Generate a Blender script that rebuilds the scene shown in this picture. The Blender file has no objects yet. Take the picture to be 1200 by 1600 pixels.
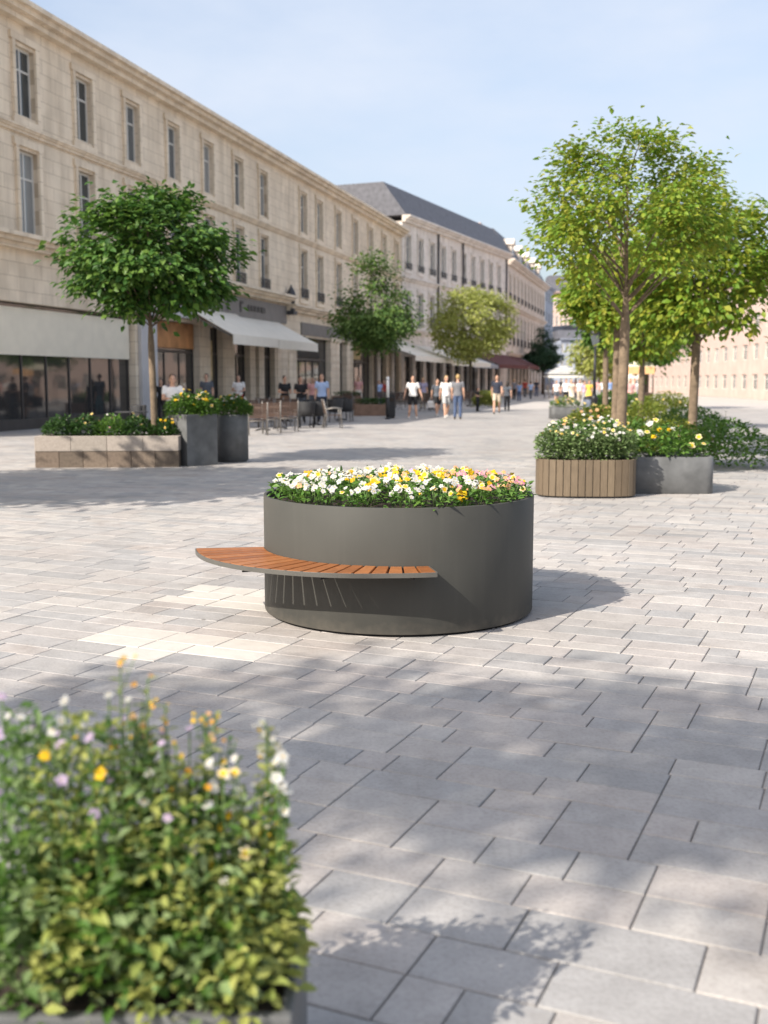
import bpy, bmesh, math, random
from mathutils import Vector, Matrix, Euler, noise
R = math.radians
random.seed(7)
sc = bpy.context.scene
COL = sc.collection
# ------------------------------------------------------------------ camera model (used to read real positions off the photograph)
F, HC, PITCH = 1700.0, 1.58, math.atan(205 / 1700.0)
SP, CP = math.sin(PITCH), math.cos(PITCH)
def ray(px, py):
    u, v = (px - 600) / F, (py - 800) / F
    return Vector((u, CP - v * SP, -SP - v * CP))
def G(px, py, z=0.0):                       # point of the plane z seen at a pixel
    d = ray(px, py); t = (z - HC) / d.z
    return Vector((d.x * t, d.y * t, z))
def AT(px, py, y):                          # point at depth y seen at a pixel
    d = ray(px, py); t = y / d.y
    return Vector((d.x * t, y, HC + d.z * t))
SUN_AZ, SUN_EL = 42.0, 37.0                 # direction the shadows run, sun height

# ------------------------------------------------------------------ helpers
def tag(o, label=None, cat=None, group=None, kind=None):
    if label: o['label'] = label
    if cat: o['category'] = cat
    if group: o['group'] = group
    if kind: o['kind'] = kind
    return o
def empty(name, loc=(0, 0, 0), rz=0.0, label=None, cat=None, group=None):
    o = bpy.data.objects.new(name, None); COL.objects.link(o)
    o.location = loc; o.rotation_euler = (0, 0, rz); o.empty_display_size = .2
    return tag(o, label, cat, group)
def link(name, me, parent=None, loc=None, rot=None, scale=None, mats=None):
    o = bpy.data.objects.new(name, me); COL.objects.link(o)
    if parent: o.parent = parent
    if loc is not None: o.location = loc
    if rot is not None: o.rotation_euler = rot
    if scale is not None: o.scale = scale if hasattr(scale, '__len__') else (scale,) * 3
    if mats:
        for i, m in enumerate(mats):
            o.material_slots[i].link = 'OBJECT'; o.material_slots[i].material = m
    return o
def children(o): return [c for c in bpy.data.objects if c.parent == o]
def copy_tree(o, parent=None):
    kids = list(o.children)
    c = o.copy(); COL.objects.link(c)
    if parent: c.parent = parent
    for k in kids: copy_tree(k, c)
    return c

class MB:
    """collects boxes, tubes and lofts into one mesh"""
    def __init__(s): s.v = []; s.f = []; s.m = []; s.sm = []
    def add(s, vs, fs, mi=0, smooth=False):
        o = len(s.v); s.v += [tuple(v) for v in vs]
        for f in fs: s.f.append([i + o for i in f]); s.m.append(mi); s.sm.append(smooth)
    def box(s, x0, x1, y0, y1, z0, z1, mi=0, M=None):
        vs = [Vector(p) for p in ((x0,y0,z0),(x1,y0,z0),(x1,y1,z0),(x0,y1,z0),(x0,y0,z1),(x1,y0,z1),(x1,y1,z1),(x0,y1,z1))]
        if M: vs = [M @ v for v in vs]
        s.add(vs, [(0,3,2,1),(4,5,6,7),(0,1,5,4),(1,2,6,5),(2,3,7,6),(3,0,4,7)], mi)
    def rings(s, rs, closed_ends=True, mi=0, smooth=True):
        n = len(rs[0]); vs = [p for r in rs for p in r]; fs = []
        for i in range(len(rs) - 1):
            for j in range(n):
                k = (j + 1) % n
                fs.append((i*n+j, i*n+k, (i+1)*n+k, (i+1)*n+j))
        s.add(vs, fs, mi, smooth)
        if closed_ends:
            o = len(s.v) - len(vs)
            s.f.append([o + j for j in range(n)][::-1]); s.m.append(mi); s.sm.append(False)
            s.f.append([o + (len(rs)-1)*n + j for j in range(n)]); s.m.append(mi); s.sm.append(False)
    def tube(s, pts, rad, n=8, mi=0, smooth=True):
        pts = [Vector(p) for p in pts]
        if not hasattr(rad, '__len__'): rad = [rad] * len(pts)
        rs = []; prev = None
        for i, p in enumerate(pts):
            d = (pts[min(i+1, len(pts)-1)] - pts[max(i-1, 0)]).normalized()
            a = Vector((0,0,1)) if abs(d.z) < .9 else Vector((1,0,0))
            if prev is not None and prev.length > 0: a = prev
            x = (a - d * a.dot(d)).normalized(); y = d.cross(x); prev = x
            rs.append([p + (x*math.cos(2*math.pi*k/n) + y*math.sin(2*math.pi*k/n)) * rad[i] for k in range(n)])
        s.rings(rs, True, mi, smooth)
    def lathe(s, prof, n=32, cx=0, cy=0, mi=0, smooth=True, cap=True):
        rs = [[(cx + r*math.cos(2*math.pi*k/n), cy + r*math.sin(2*math.pi*k/n), z) for k in range(n)] for r, z in prof]
        s.rings(rs, cap, mi, smooth)
    def ell(s, c, r, n=12, m=8, mi=0, M=None):
        rs = []
        for i in range(m + 1):
            a = math.pi * (i + .02) / (m + .04)
            ring = [Vector((math.sin(a)*math.cos(2*math.pi*k/n)*r[0], math.sin(a)*math.sin(2*math.pi*k/n)*r[1], -math.cos(a)*r[2])) for k in range(n)]
            if M: ring = [M @ p for p in ring]
            rs.append([p + Vector(c) for p in ring])
        s.rings(rs, True, mi, True)
    def prism(s, pts, z0, z1, mi=0):
        n = len(pts)
        s.add([(p[0], p[1], z0) for p in pts] + [(p[0], p[1], z1) for p in pts],
              [list(range(n))[::-1], list(range(n, 2*n))] + [(i, (i+1)%n, n+(i+1)%n, n+i) for i in range(n)], mi)
    def mesh(s, name, mats):
        me = bpy.data.meshes.new(name); me.from_pydata(s.v, [], s.f)
        for m in (mats if isinstance(mats, (list, tuple)) else [mats]): me.materials.append(m)
        me.polygons.foreach_set('material_index', s.m); me.polygons.foreach_set('use_smooth', s.sm)
        me.update(); return me
    def build(s, name, mats, parent=None, loc=None, rot=None, bevel=0.0):
        o = link(name, s.mesh(name, mats), parent, loc, rot)
        if bevel:
            b = o.modifiers.new('bevel', 'BEVEL'); b.width = bevel; b.segments = 2; b.limit_method = 'ANGLE'; b.angle_limit = R(40)
        return o

# ------------------------------------------------------------------ materials
def lin(c):
    return tuple((x/12.92 if x <= .04045 else ((x+.055)/1.055)**2.4) for x in c)
def new_mat(name):
    m = bpy.data.materials.new(name); m.use_nodes = True
    nt = m.node_tree; return m, nt, nt.nodes['Principled BSDF']
def mat(name, col, rough=.6, var=.12, scale=6.0, bump=0.0, bscale=60.0, metal=0.0, spec=.4, grime=None):
    """plain surface with a two-scale mottle and optional fine bump"""
    m, nt, b = new_mat(name); N = nt.nodes; L = nt.links
    tc = N.new('ShaderNodeTexCoord')
    n1 = N.new('ShaderNodeTexNoise'); n1.inputs['Scale'].default_value = scale; n1.inputs['Detail'].default_value = 6
    L.new(tc.outputs['Object'], n1.inputs['Vector'])
    rp = N.new('ShaderNodeValToRGB')
    rp.color_ramp.elements[0].position = .3; rp.color_ramp.elements[1].position = .7
    rp.color_ramp.elements[0].color = (*[c * (1 - var) for c in col], 1)
    rp.color_ramp.elements[1].color = (*[min(1, c * (1 + var)) for c in col], 1)
    if grime: rp.color_ramp.elements[0].color = (*grime, 1)
    L.new(n1.outputs['Fac'], rp.inputs['Fac']); L.new(rp.outputs['Color'], b.inputs['Base Color'])
    b.inputs['Roughness'].default_value = rough; b.inputs['Metallic'].default_value = metal
    b.inputs['Specular IOR Level'].default_value = spec
    if bump:
        n2 = N.new('ShaderNodeTexNoise'); n2.inputs['Scale'].default_value = bscale; n2.inputs['Detail'].default_value = 4
        L.new(tc.outputs['Object'], n2.inputs['Vector'])
        bp = N.new('ShaderNodeBump'); bp.inputs['Strength'].default_value = bump; bp.inputs['Distance'].default_value = .01
        L.new(n2.outputs['Fac'], bp.inputs['Height']); L.new(bp.outputs['Normal'], b.inputs['Normal'])
    return m
def island_mat(name, cols, rough=.6, spec=.3, trans=0.0, tcol=None, mottle=0.0, mscale=20.0, bump=0.0, bscale=200., stain=0.0):
    """each mesh island (leaf, slab, slat) takes its own tone from a palette"""
    m, nt, b = new_mat(name); N = nt.nodes; L = nt.links
    g = N.new('ShaderNodeNewGeometry'); rp = N.new('ShaderNodeValToRGB'); cr = rp.color_ramp
    while len(cr.elements) < len(cols): cr.elements.new(.5)
    for i, c in enumerate(cols):
        cr.elements[i].position = i / max(1, len(cols) - 1); cr.elements[i].color = (*c, 1)
    L.new(g.outputs['Random Per Island'], rp.inputs['Fac'])
    col = rp.outputs['Color']
    tc = N.new('ShaderNodeTexCoord')
    def mul(col, fac, scl, lo, det=6, rough_=.6):
        n1 = N.new('ShaderNodeTexNoise'); n1.inputs['Scale'].default_value = scl; n1.inputs['Detail'].default_value = det; n1.inputs['Roughness'].default_value = rough_
        L.new(tc.outputs['Object'], n1.inputs['Vector'])
        r2 = N.new('ShaderNodeValToRGB'); r2.color_ramp.elements[0].position = .32; r2.color_ramp.elements[1].position = .62
        r2.color_ramp.elements[0].color = (1 - fac, 1 - fac, 1 - fac, 1)
        L.new(n1.outputs['Fac'], r2.inputs['Fac'])
        mx = N.new('ShaderNodeMix'); mx.data_type = 'RGBA'; mx.blend_type = 'MULTIPLY'; mx.inputs[0].default_value = 1
        L.new(col, mx.inputs[6]); L.new(r2.outputs['Color'], mx.inputs[7]); return mx.outputs[2]
    if mottle: col = mul(col, mottle, mscale, 0)
    if stain: col = mul(col, stain, .55, 0, 3, .5)
    L.new(col, b.inputs['Base Color'])
    b.inputs['Roughness'].default_value = rough; b.inputs['Specular IOR Level'].default_value = spec
    if bump:
        n2 = N.new('ShaderNodeTexNoise'); n2.inputs['Scale'].default_value = bscale; n2.inputs['Detail'].default_value = 5
        L.new(tc.outputs['Object'], n2.inputs['Vector'])
        bp = N.new('ShaderNodeBump'); bp.inputs['Strength'].default_value = bump; bp.inputs['Distance'].default_value = .004
        L.new(n2.outputs['Fac'], bp.inputs['Height']); L.new(bp.outputs['Normal'], b.inputs['Normal'])
    if trans:
        t = N.new('ShaderNodeBsdfTranslucent')
        if tcol: t.inputs['Color'].default_value = (*tcol, 1)
        else: L.new(col, t.inputs['Color'])
        mx = N.new('ShaderNodeMixShader'); mx.inputs[0].default_value = trans
        L.new(b.outputs[0], mx.inputs[1]); L.new(t.outputs[0], mx.inputs[2])
        L.new(mx.outputs[0], N['Material Output'].inputs['Surface'])
    return m
def wood_mat(name, cols, grain=.25, rough=.5, axis_scale=(30, 30, 2), bump=.15):
    m = island_mat(name, cols, rough, .35); nt = m.node_tree; N = nt.nodes; L = nt.links; b = N['Principled BSDF']
    tc = N.new('ShaderNodeTexCoord'); mp = N.new('ShaderNodeMapping'); mp.inputs['Scale'].default_value = axis_scale
    L.new(tc.outputs['Object'], mp.inputs['Vector'])
    n1 = N.new('ShaderNodeTexNoise'); n1.inputs['Scale'].default_value = 3; n1.inputs['Detail'].default_value = 8; n1.inputs['Roughness'].default_value = .65
    L.new(mp.outputs[0], n1.inputs['Vector'])
    r2 = N.new('ShaderNodeValToRGB'); r2.color_ramp.elements[0].position = .35; r2.color_ramp.elements[1].position = .65
    r2.color_ramp.elements[0].color = (1 - grain,) * 3 + (1,)
    L.new(n1.outputs['Fac'], r2.inputs['Fac'])
    mx = N.new('ShaderNodeMix'); mx.data_type = 'RGBA'; mx.blend_type = 'MULTIPLY'; mx.inputs[0].default_value = 1
    src = b.inputs['Base Color'].links[0].from_socket
    L.new(src, mx.inputs[6]); L.new(r2.outputs['Color'], mx.inputs[7]); L.new(mx.outputs[2], b.inputs['Base Color'])
    bp = N.new('ShaderNodeBump'); bp.inputs['Strength'].default_value = bump; bp.inputs['Distance'].default_value = .003
    L.new(n1.outputs['Fac'], bp.inputs['Height']); L.new(bp.outputs['Normal'], b.inputs['Normal'])
    return m

def coat_mat():
    # matt powder coat with faint clouding, run-off streaks and a dusty splash line at the foot
    m = mat('anthracite_powder_coat', (.062,.061,.055), .55, .08, 2.2, .05, 500, spec=.14); nt = m.node_tree; N = nt.nodes; L = nt.links; b = N['Principled BSDF']
    tc = N.new('ShaderNodeTexCoord'); src = b.inputs['Base Color'].links[0].from_socket
    mp = N.new('ShaderNodeMapping'); mp.inputs['Scale'].default_value = (14, 14, .9); L.new(tc.outputs['Object'], mp.inputs['Vector'])
    n = N.new('ShaderNodeTexNoise'); n.inputs['Scale'].default_value = 1; n.inputs['Detail'].default_value = 5; L.new(mp.outputs[0], n.inputs['Vector'])
    r = N.new('ShaderNodeValToRGB'); r.color_ramp.elements[0].position = .52; r.color_ramp.elements[1].position = .75; r.color_ramp.elements[0].color = (0,0,0,1); r.color_ramp.elements[1].color = (.055,.055,.055,1); L.new(n.outputs['Fac'], r.inputs['Fac'])
    mx = N.new('ShaderNodeMix'); mx.data_type = 'RGBA'; L.new(r.outputs['Color'], mx.inputs[0]); L.new(src, mx.inputs[6]); mx.inputs[7].default_value = (.17,.16,.14,1)
    sp = N.new('ShaderNodeSeparateXYZ'); L.new(tc.outputs['Object'], sp.inputs[0])
    n2 = N.new('ShaderNodeTexNoise'); n2.inputs['Scale'].default_value = 16; n2.inputs['Detail'].default_value = 6; L.new(tc.outputs['Object'], n2.inputs['Vector'])
    ma = N.new('ShaderNodeMath'); ma.operation = 'MULTIPLY_ADD'; L.new(n2.outputs['Fac'], ma.inputs[0]); ma.inputs[1].default_value = .16; L.new(sp.outputs['Z'], ma.inputs[2])
    r2 = N.new('ShaderNodeValToRGB'); r2.color_ramp.elements[0].position = .09; r2.color_ramp.elements[1].position = .17; r2.color_ramp.elements[0].color = (.35,.35,.35,1); r2.color_ramp.elements[1].color = (0,0,0,1); L.new(ma.outputs[0], r2.inputs['Fac'])
    m2 = N.new('ShaderNodeMix'); m2.data_type = 'RGBA'; L.new(r2.outputs['Color'], m2.inputs[0]); L.new(mx.outputs[2], m2.inputs[6]); m2.inputs[7].default_value = (.16,.14,.115,1)
    L.new(m2.outputs[2], b.inputs['Base Color']); return m
def block_mat(name, col, bw=.95, rh=.44):
    # coursed ashlar with weather streaks
    m = mat(name, col, .85, .10, 1.3, .2, 25); nt = m.node_tree; N = nt.nodes; L = nt.links; b = N['Principled BSDF']
    tc = N.new('ShaderNodeTexCoord'); src = b.inputs['Base Color'].links[0].from_socket
    sp = N.new('ShaderNodeSeparateXYZ'); L.new(tc.outputs['Object'], sp.inputs[0]); cb = N.new('ShaderNodeCombineXYZ'); L.new(sp.outputs['X'], cb.inputs['X']); L.new(sp.outputs['Z'], cb.inputs['Y'])
    br = N.new('ShaderNodeTexBrick'); br.inputs['Scale'].default_value = 1; br.inputs['Brick Width'].default_value = bw; br.inputs['Row Height'].default_value = rh; br.inputs['Mortar Size'].default_value = .014; br.inputs['Mortar Smooth'].default_value = .3
    br.inputs['Color1'].default_value = (1,1,1,1); br.inputs['Color2'].default_value = (.92,.915,.91,1); br.inputs['Mortar'].default_value = (.68,.65,.62,1); L.new(cb.outputs[0], br.inputs['Vector'])
    mp = N.new('ShaderNodeMapping'); mp.inputs['Scale'].default_value = (1.6, 1.6, .16); L.new(tc.outputs['Object'], mp.inputs['Vector'])
    n = N.new('ShaderNodeTexNoise'); n.inputs['Scale'].default_value = 1; n.inputs['Detail'].default_value = 8; n.inputs['Roughness'].default_value = .65; L.new(mp.outputs[0], n.inputs['Vector'])
    r = N.new('ShaderNodeValToRGB'); r.color_ramp.elements[0].position = .33; r.color_ramp.elements[1].position = .58; r.color_ramp.elements[0].color = (.78,.755,.73,1); L.new(n.outputs['Fac'], r.inputs['Fac'])
    for o in (br.outputs['Color'], r.outputs['Color']):
        mx = N.new('ShaderNodeMix'); mx.data_type = 'RGBA'; mx.blend_type = 'MULTIPLY'; mx.inputs[0].default_value = 1; L.new(src, mx.inputs[6]); L.new(o, mx.inputs[7]); src = mx.outputs[2]
    L.new(src, b.inputs['Base Color']); return m
M = {}
def paver_mat(*a, **k):
    m = island_mat(*a, **k); nt = m.node_tree; N = nt.nodes; L = nt.links; b = N['Principled BSDF']
    src = b.inputs['Base Color'].links[0].from_socket; tc = N.new('ShaderNodeTexCoord')
    def mul(src, fac, col):
        mx = N.new('ShaderNodeMix'); mx.data_type = 'RGBA'; mx.blend_type = 'MULTIPLY'; L.new(fac, mx.inputs[0]); L.new(src, mx.inputs[6]); mx.inputs[7].default_value = col; return mx.outputs[2]
    v = N.new('ShaderNodeTexVoronoi'); v.inputs['Scale'].default_value = 1.3; v.inputs['Randomness'].default_value = 1; L.new(tc.outputs['Object'], v.inputs['Vector'])      # trodden gum and spots
    r = N.new('ShaderNodeValToRGB'); r.color_ramp.elements[0].position = .018; r.color_ramp.elements[1].position = .026; r.color_ramp.elements[0].color = (1,1,1,1); r.color_ramp.elements[1].color = (0,0,0,1); L.new(v.outputs['Distance'], r.inputs['Fac']); src = mul(src, r.outputs['Color'], (.55,.54,.53,1))
    n = N.new('ShaderNodeTexNoise'); n.inputs['Scale'].default_value = 55; n.inputs['Detail'].default_value = 3; n.inputs['Roughness'].default_value = .7; L.new(tc.outputs['Object'], n.inputs['Vector'])  # grain
    r = N.new('ShaderNodeValToRGB'); r.color_ramp.elements[0].position = .36; r.color_ramp.elements[1].position = .54; r.color_ramp.elements[0].color = (.35,.35,.35,1); r.color_ramp.elements[1].color = (0,0,0,1); L.new(n.outputs['Fac'], r.inputs['Fac']); src = mul(src, r.outputs['Color'], (.6,.59,.58,1))
    n = N.new('ShaderNodeTexNoise'); n.inputs['Scale'].default_value = 1.1; n.inputs['Detail'].default_value = 7; n.inputs['Roughness'].default_value = .62; n.inputs['Distortion'].default_value = .6; L.new(tc.outputs['Object'], n.inputs['Vector'])  # old water marks
    r = N.new('ShaderNodeValToRGB'); r.color_ramp.elements[0].position = .54; r.color_ramp.elements[1].position = .66; r.color_ramp.elements[0].color = (0,0,0,1); r.color_ramp.elements[1].color = (.55,.55,.55,1); L.new(n.outputs['Fac'], r.inputs['Fac']); src = mul(src, r.outputs['Color'], (.74,.70,.67,1))
    L.new(src, b.inputs['Base Color']); return m
M['joint'] = mat('joint_sand', (.105, .097, .09), .95, .3, 40, .3, 200)
M['paver'] = paver_mat('paver_stone', [(.47,.435,.405),(.41,.38,.36),(.44,.40,.375),(.37,.36,.355),(.49,.455,.425),(.34,.33,.325),(.44,.41,.39)], .82, .25, mottle=.16, mscale=7, bump=.5, bscale=70, stain=.16)
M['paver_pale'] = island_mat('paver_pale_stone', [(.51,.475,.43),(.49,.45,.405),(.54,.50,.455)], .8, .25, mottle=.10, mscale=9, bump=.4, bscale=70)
M['plaza'] = None
M['anthracite'] = coat_mat()
M['anthracite_dark'] = mat('charcoal_concrete', (.115,.117,.118), .6, .25, 5, .15, 80)
M['steel_edge'] = mat('bench_steel', (.095,.09,.08), .45, .1, 8, spec=.35)
M['black'] = mat('black_metal', (.018,.018,.02), .45, .2, 8)
M['soil'] = mat('soil', (.035,.025,.018), .95, .4, 30, .8, 60)
M['bench_wood'] = wood_mat('bench_hardwood', [(.33,.118,.036),(.26,.088,.026),(.39,.15,.05),(.30,.105,.032),(.35,.13,.042)], .28, .38, (6, 6, 6), .12)
M['larch'] = wood_mat('weathered_larch', [(.175,.13,.085),(.135,.10,.066),(.195,.148,.098),(.155,.115,.076)], .3, .65, (25, 25, 2), .2)
M['stone'] = block_mat('limestone', (.80,.68,.53))
M['stone2'] = block_mat('pale_limestone', (.82,.76,.70), 1.3, .6)
M['stone3'] = block_mat('cream_render', (.76,.68,.60), 1.3, .6)
M['stone_grey'] = mat('grey_stone', (.50,.485,.485), .8, .1, 1.2, .2, 25)
M['pink_render'] = mat('pinkish_render', (.55,.42,.37), .85, .1, 1, .1, 20)
M['blue_render'] = mat('bluish_cladding', (.30,.33,.40), .7, .1, 1, .1, 20)
M['granite'] = island_mat('stone_block_upper', [(.36,.31,.27),(.40,.345,.30),(.33,.29,.25)], .8, .3, mottle=.2, mscale=30, bump=.4, bscale=90)
M['granite2'] = island_mat('stone_block_lower', [(.15,.11,.085),(.22,.17,.13),(.12,.095,.075)], .85, .3, mottle=.3, mscale=20, bump=.4, bscale=90)
M['slate'] = mat('slate_roof', (.10,.10,.115), .6, .25, 3, .2, 10)
M['frame'] = mat('white_joinery', (.60,.58,.54), .5, .05, 4)
M['frame_dark'] = mat('dark_joinery', (.05,.045,.042), .45, .15, 4)
M['railing'] = mat('iron_railing', (.05,.05,.055), .5, .1, 4)
M['fascia'] = mat('grey_sign_band', (.17,.155,.145), .55, .1, 2)
M['awning'] = mat('awning_canvas', (.80,.735,.635), .8, .04, 2, .05, 60)
M['awning_grey'] = mat('grey_awning_canvas', (.33,.33,.36), .8, .05, 2)
M['maroon'] = mat('maroon_awning_canvas', (.115,.032,.03), .8, .1, 2)
M['brown_blind'] = mat('brown_blind', (.42,.20,.08), .75, .5, 1.1)
M['orange_canvas'] = mat('orange_canvas', (.75,.42,.2), .75, .1, 2)
M['cream_canvas'] = mat('cream_canvas', (.75,.68,.55), .75, .05, 2)
M['interior'] = mat('shop_interior', (.085,.07,.055), .8, .5, 1.2)
M['glass'] = None
def glass_mat(name, col, rough=.06):
    m, nt, b = new_mat(name); N = nt.nodes; L = nt.links
    tc = N.new('ShaderNodeTexCoord'); n = N.new('ShaderNodeTexNoise'); n.inputs['Scale'].default_value = .7; n.inputs['Detail'].default_value = 2
    L.new(tc.outputs['Object'], n.inputs['Vector'])
    bp = N.new('ShaderNodeBump'); bp.inputs['Strength'].default_value = .1; bp.inputs['Distance'].default_value = .05
    L.new(n.outputs['Fac'], bp.inputs['Height']); L.new(bp.outputs['Normal'], b.inputs['Normal'])
    b.inputs['Base Color'].default_value = (*col, 1); b.inputs['Roughness'].default_value = rough; b.inputs['Specular IOR Level'].default_value = .8
    return m
M['glass'] = glass_mat('window_glass', (.10,.115,.125))
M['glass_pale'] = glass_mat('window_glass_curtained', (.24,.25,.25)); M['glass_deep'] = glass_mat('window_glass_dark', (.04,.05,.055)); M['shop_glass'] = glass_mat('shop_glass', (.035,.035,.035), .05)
M['curtain'] = mat('net_curtain', (.38,.40,.42), .8, .15, 3)
M['warm_panel'] = mat('warm_display_panel', (.55,.42,.22), .7, .5, 2.5)
M['bark'] = mat('bark', (.17,.125,.085), .9, .3, 9, .8, 30)
M['bark_dark'] = mat('dark_bark', (.085,.065,.05), .9, .3, 9, .8, 30)
M['leaf_deep'] = island_mat('leaf_deep_green', [(.028,.075,.016),(.05,.125,.022),(.09,.19,.03),(.14,.23,.04),(.04,.10,.02)], .5, .35, .35)
M['leaf_mid'] = island_mat('leaf_mid_green', [(.06,.125,.03),(.10,.18,.04),(.17,.25,.06),(.08,.15,.035)], .55, .3, .3)
M['leaf_light'] = island_mat('leaf_light_green', [(.31,.36,.09),(.39,.42,.11),(.44,.45,.14),(.25,.31,.08)], .55, .3, .4)
M['leaf_conifer'] = island_mat('leaf_bluish_green', [(.02,.055,.028),(.035,.08,.038),(.05,.105,.05)], .6, .3, .2)
M['leaf_gold'] = island_mat('leaf_yellow_green', [(.13,.25,.03),(.19,.31,.035),(.30,.35,.04),(.16,.27,.03),(.38,.37,.045),(.10,.20,.025)], .5, .35, .45)
M['leaf_green2'] = island_mat('leaf_fresh_green', [(.06,.14,.025),(.10,.20,.035),(.14,.23,.04)], .5, .35, .4)
M['leaf_bed'] = island_mat('bedding_leaf', [(.055,.135,.02),(.09,.19,.03),(.14,.25,.045),(.07,.15,.025)], .5, .35, .3)
M['leaf_pale'] = island_mat('sage_leaf', [(.14,.23,.07),(.20,.28,.11),(.25,.32,.15),(.10,.18,.05)], .55, .3, .3)
M['leaf_dark'] = island_mat('dark_bedding_leaf', [(.025,.07,.016),(.045,.10,.02),(.06,.13,.03)], .5, .35, .25)
M['leaf_yell'] = island_mat('yellowish_shrub_leaf', [(.17,.22,.03),(.24,.27,.04),(.12,.18,.03),(.30,.31,.06)], .5, .35, .4)
M['stem'] = mat('green_stem', (.09,.15,.04), .6, .2, 20)
def petal(name, cols): return island_mat(name, cols, .6, .2, .3)
M['p_white'] = petal('petal_white', [(.56,.555,.54),(.61,.605,.59),(.55,.53,.48)])
M['p_yellow'] = petal('petal_yellow', [(.74,.46,.012),(.78,.52,.02),(.70,.40,.01)])
M['p_cream'] = petal('petal_cream', [(.70,.58,.30),(.72,.63,.42),(.68,.52,.22)])
M['p_pink'] = petal('petal_pink', [(.60,.26,.33),(.66,.38,.42),(.56,.20,.28)])
M['p_apricot'] = petal('petal_apricot', [(.70,.38,.17),(.72,.46,.25),(.66,.32,.18)])
M['p_mauve'] = petal('petal_mauve', [(.50,.38,.55),(.58,.46,.62),(.45,.33,.5)])
M['p_orange'] = petal('petal_orange', [(.75,.33,.03),(.82,.42,.04)])
M['c_yellow'] = mat('flower_eye_yellow', (.75,.45,.02), .6, .1, 20)
M['c_dark'] = mat('flower_blotch_dark', (.10,.045,.01), .6, .1, 20)
M['bud'] = mat('flower_bud', (.20,.12,.10), .6, .3, 20)
M['chair_wood'] = wood_mat('chair_brown_slats', [(.105,.065,.048),(.125,.08,.06),(.09,.056,.042)], .3, .5)
M['chair_metal'] = mat('chair_grey_metal', (.20,.185,.17), .45, .1, 8, metal=.3)
M['rattan'] = mat('dark_rattan', (.03,.03,.032), .6, .3, 30, .5, 120)
M['white_paint'] = mat('white_paint', (.78,.77,.74), .5, .04, 5)
M['terracotta'] = mat('brown_planter', (.19,.12,.085), .75, .2, 6)
M['skin'] = mat('skin', (.56,.33,.23), .5, .05, 6)
M['skin2'] = mat('tanned_skin', (.42,.23,.15), .5, .05, 6)
M['eye'] = mat('eye_dark', (.03,.02,.015), .3, 0, 4)
M['shoe'] = mat('shoe_dark', (.05,.045,.04), .6, .1, 10)
M['shoe_w'] = mat('shoe_white', (.6,.58,.55), .6, .1, 10)
CL = {}
def cloth(name, c):
    if name not in CL: CL[name] = mat('cloth_' + name, c, .85, .08, 8, .2, 60)
    return CL[name]
for k, c in dict(white=(.74,.72,.70), cream=(.66,.58,.48), navy=(.03,.035,.055), black=(.018,.018,.02), grey=(.16,.16,.175), slate=(.10,.11,.13), blue=(.22,.33,.58), lightblue=(.36,.47,.70),
                 jeans=(.07,.10,.18), beige=(.50,.42,.32), lightgrey=(.42,.42,.42), yellow=(.70,.48,.09), pink=(.62,.32,.30), red=(.33,.05,.04), lavender=(.36,.32,.45), teal=(.10,.22,.24), brown=(.16,.09,.055)).items(): cloth(k, c)
M['hair_dark'] = mat('hair_dark', (.02,.014,.01), .5, .2, 20)
M['hair_brown'] = mat('hair_brown', (.10,.055,.03), .5, .2, 20)
M['hair_blond'] = mat('hair_blond', (.42,.28,.12), .5, .2, 20)
M['hair_grey'] = mat('hair_grey', (.36,.33,.30), .5, .2, 20)

# ------------------------------------------------------------------ paving: one sheet to the horizon, real slabs on the near plaza
def make_ground():
    mb = MB(); mb.add([(-900,-60,0),(900,-60,0),(900,1500,0),(-900,1500,0)], [(0,1,2,3)])
    m, nt, b = new_mat('far_paving'); N = nt.nodes; L = nt.links
    tc = N.new('ShaderNodeTexCoord'); mp = N.new('ShaderNodeMapping'); mp.inputs['Rotation'].default_value = (0, 0, R(24)); L.new(tc.outputs['Object'], mp.inputs['Vector'])
    br = N.new('ShaderNodeTexBrick'); br.inputs['Scale'].default_value = 1; br.inputs['Brick Width'].default_value = .5; br.inputs['Row Height'].default_value = .27
    br.inputs['Mortar Size'].default_value = .004
    br.inputs['Color1'].default_value = (.49,.45,.415,1); br.inputs['Color2'].default_value = (.42,.39,.37,1); br.inputs['Mortar'].default_value = (.2,.18,.17,1)
    L.new(mp.outputs[0], br.inputs['Vector']); L.new(br.outputs['Color'], b.inputs['Base Color']); b.inputs['Roughness'].default_value = .85
    tag(mb.build('ground', m, loc=(0, 0, -.012)), kind='structure')
make_ground()
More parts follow.
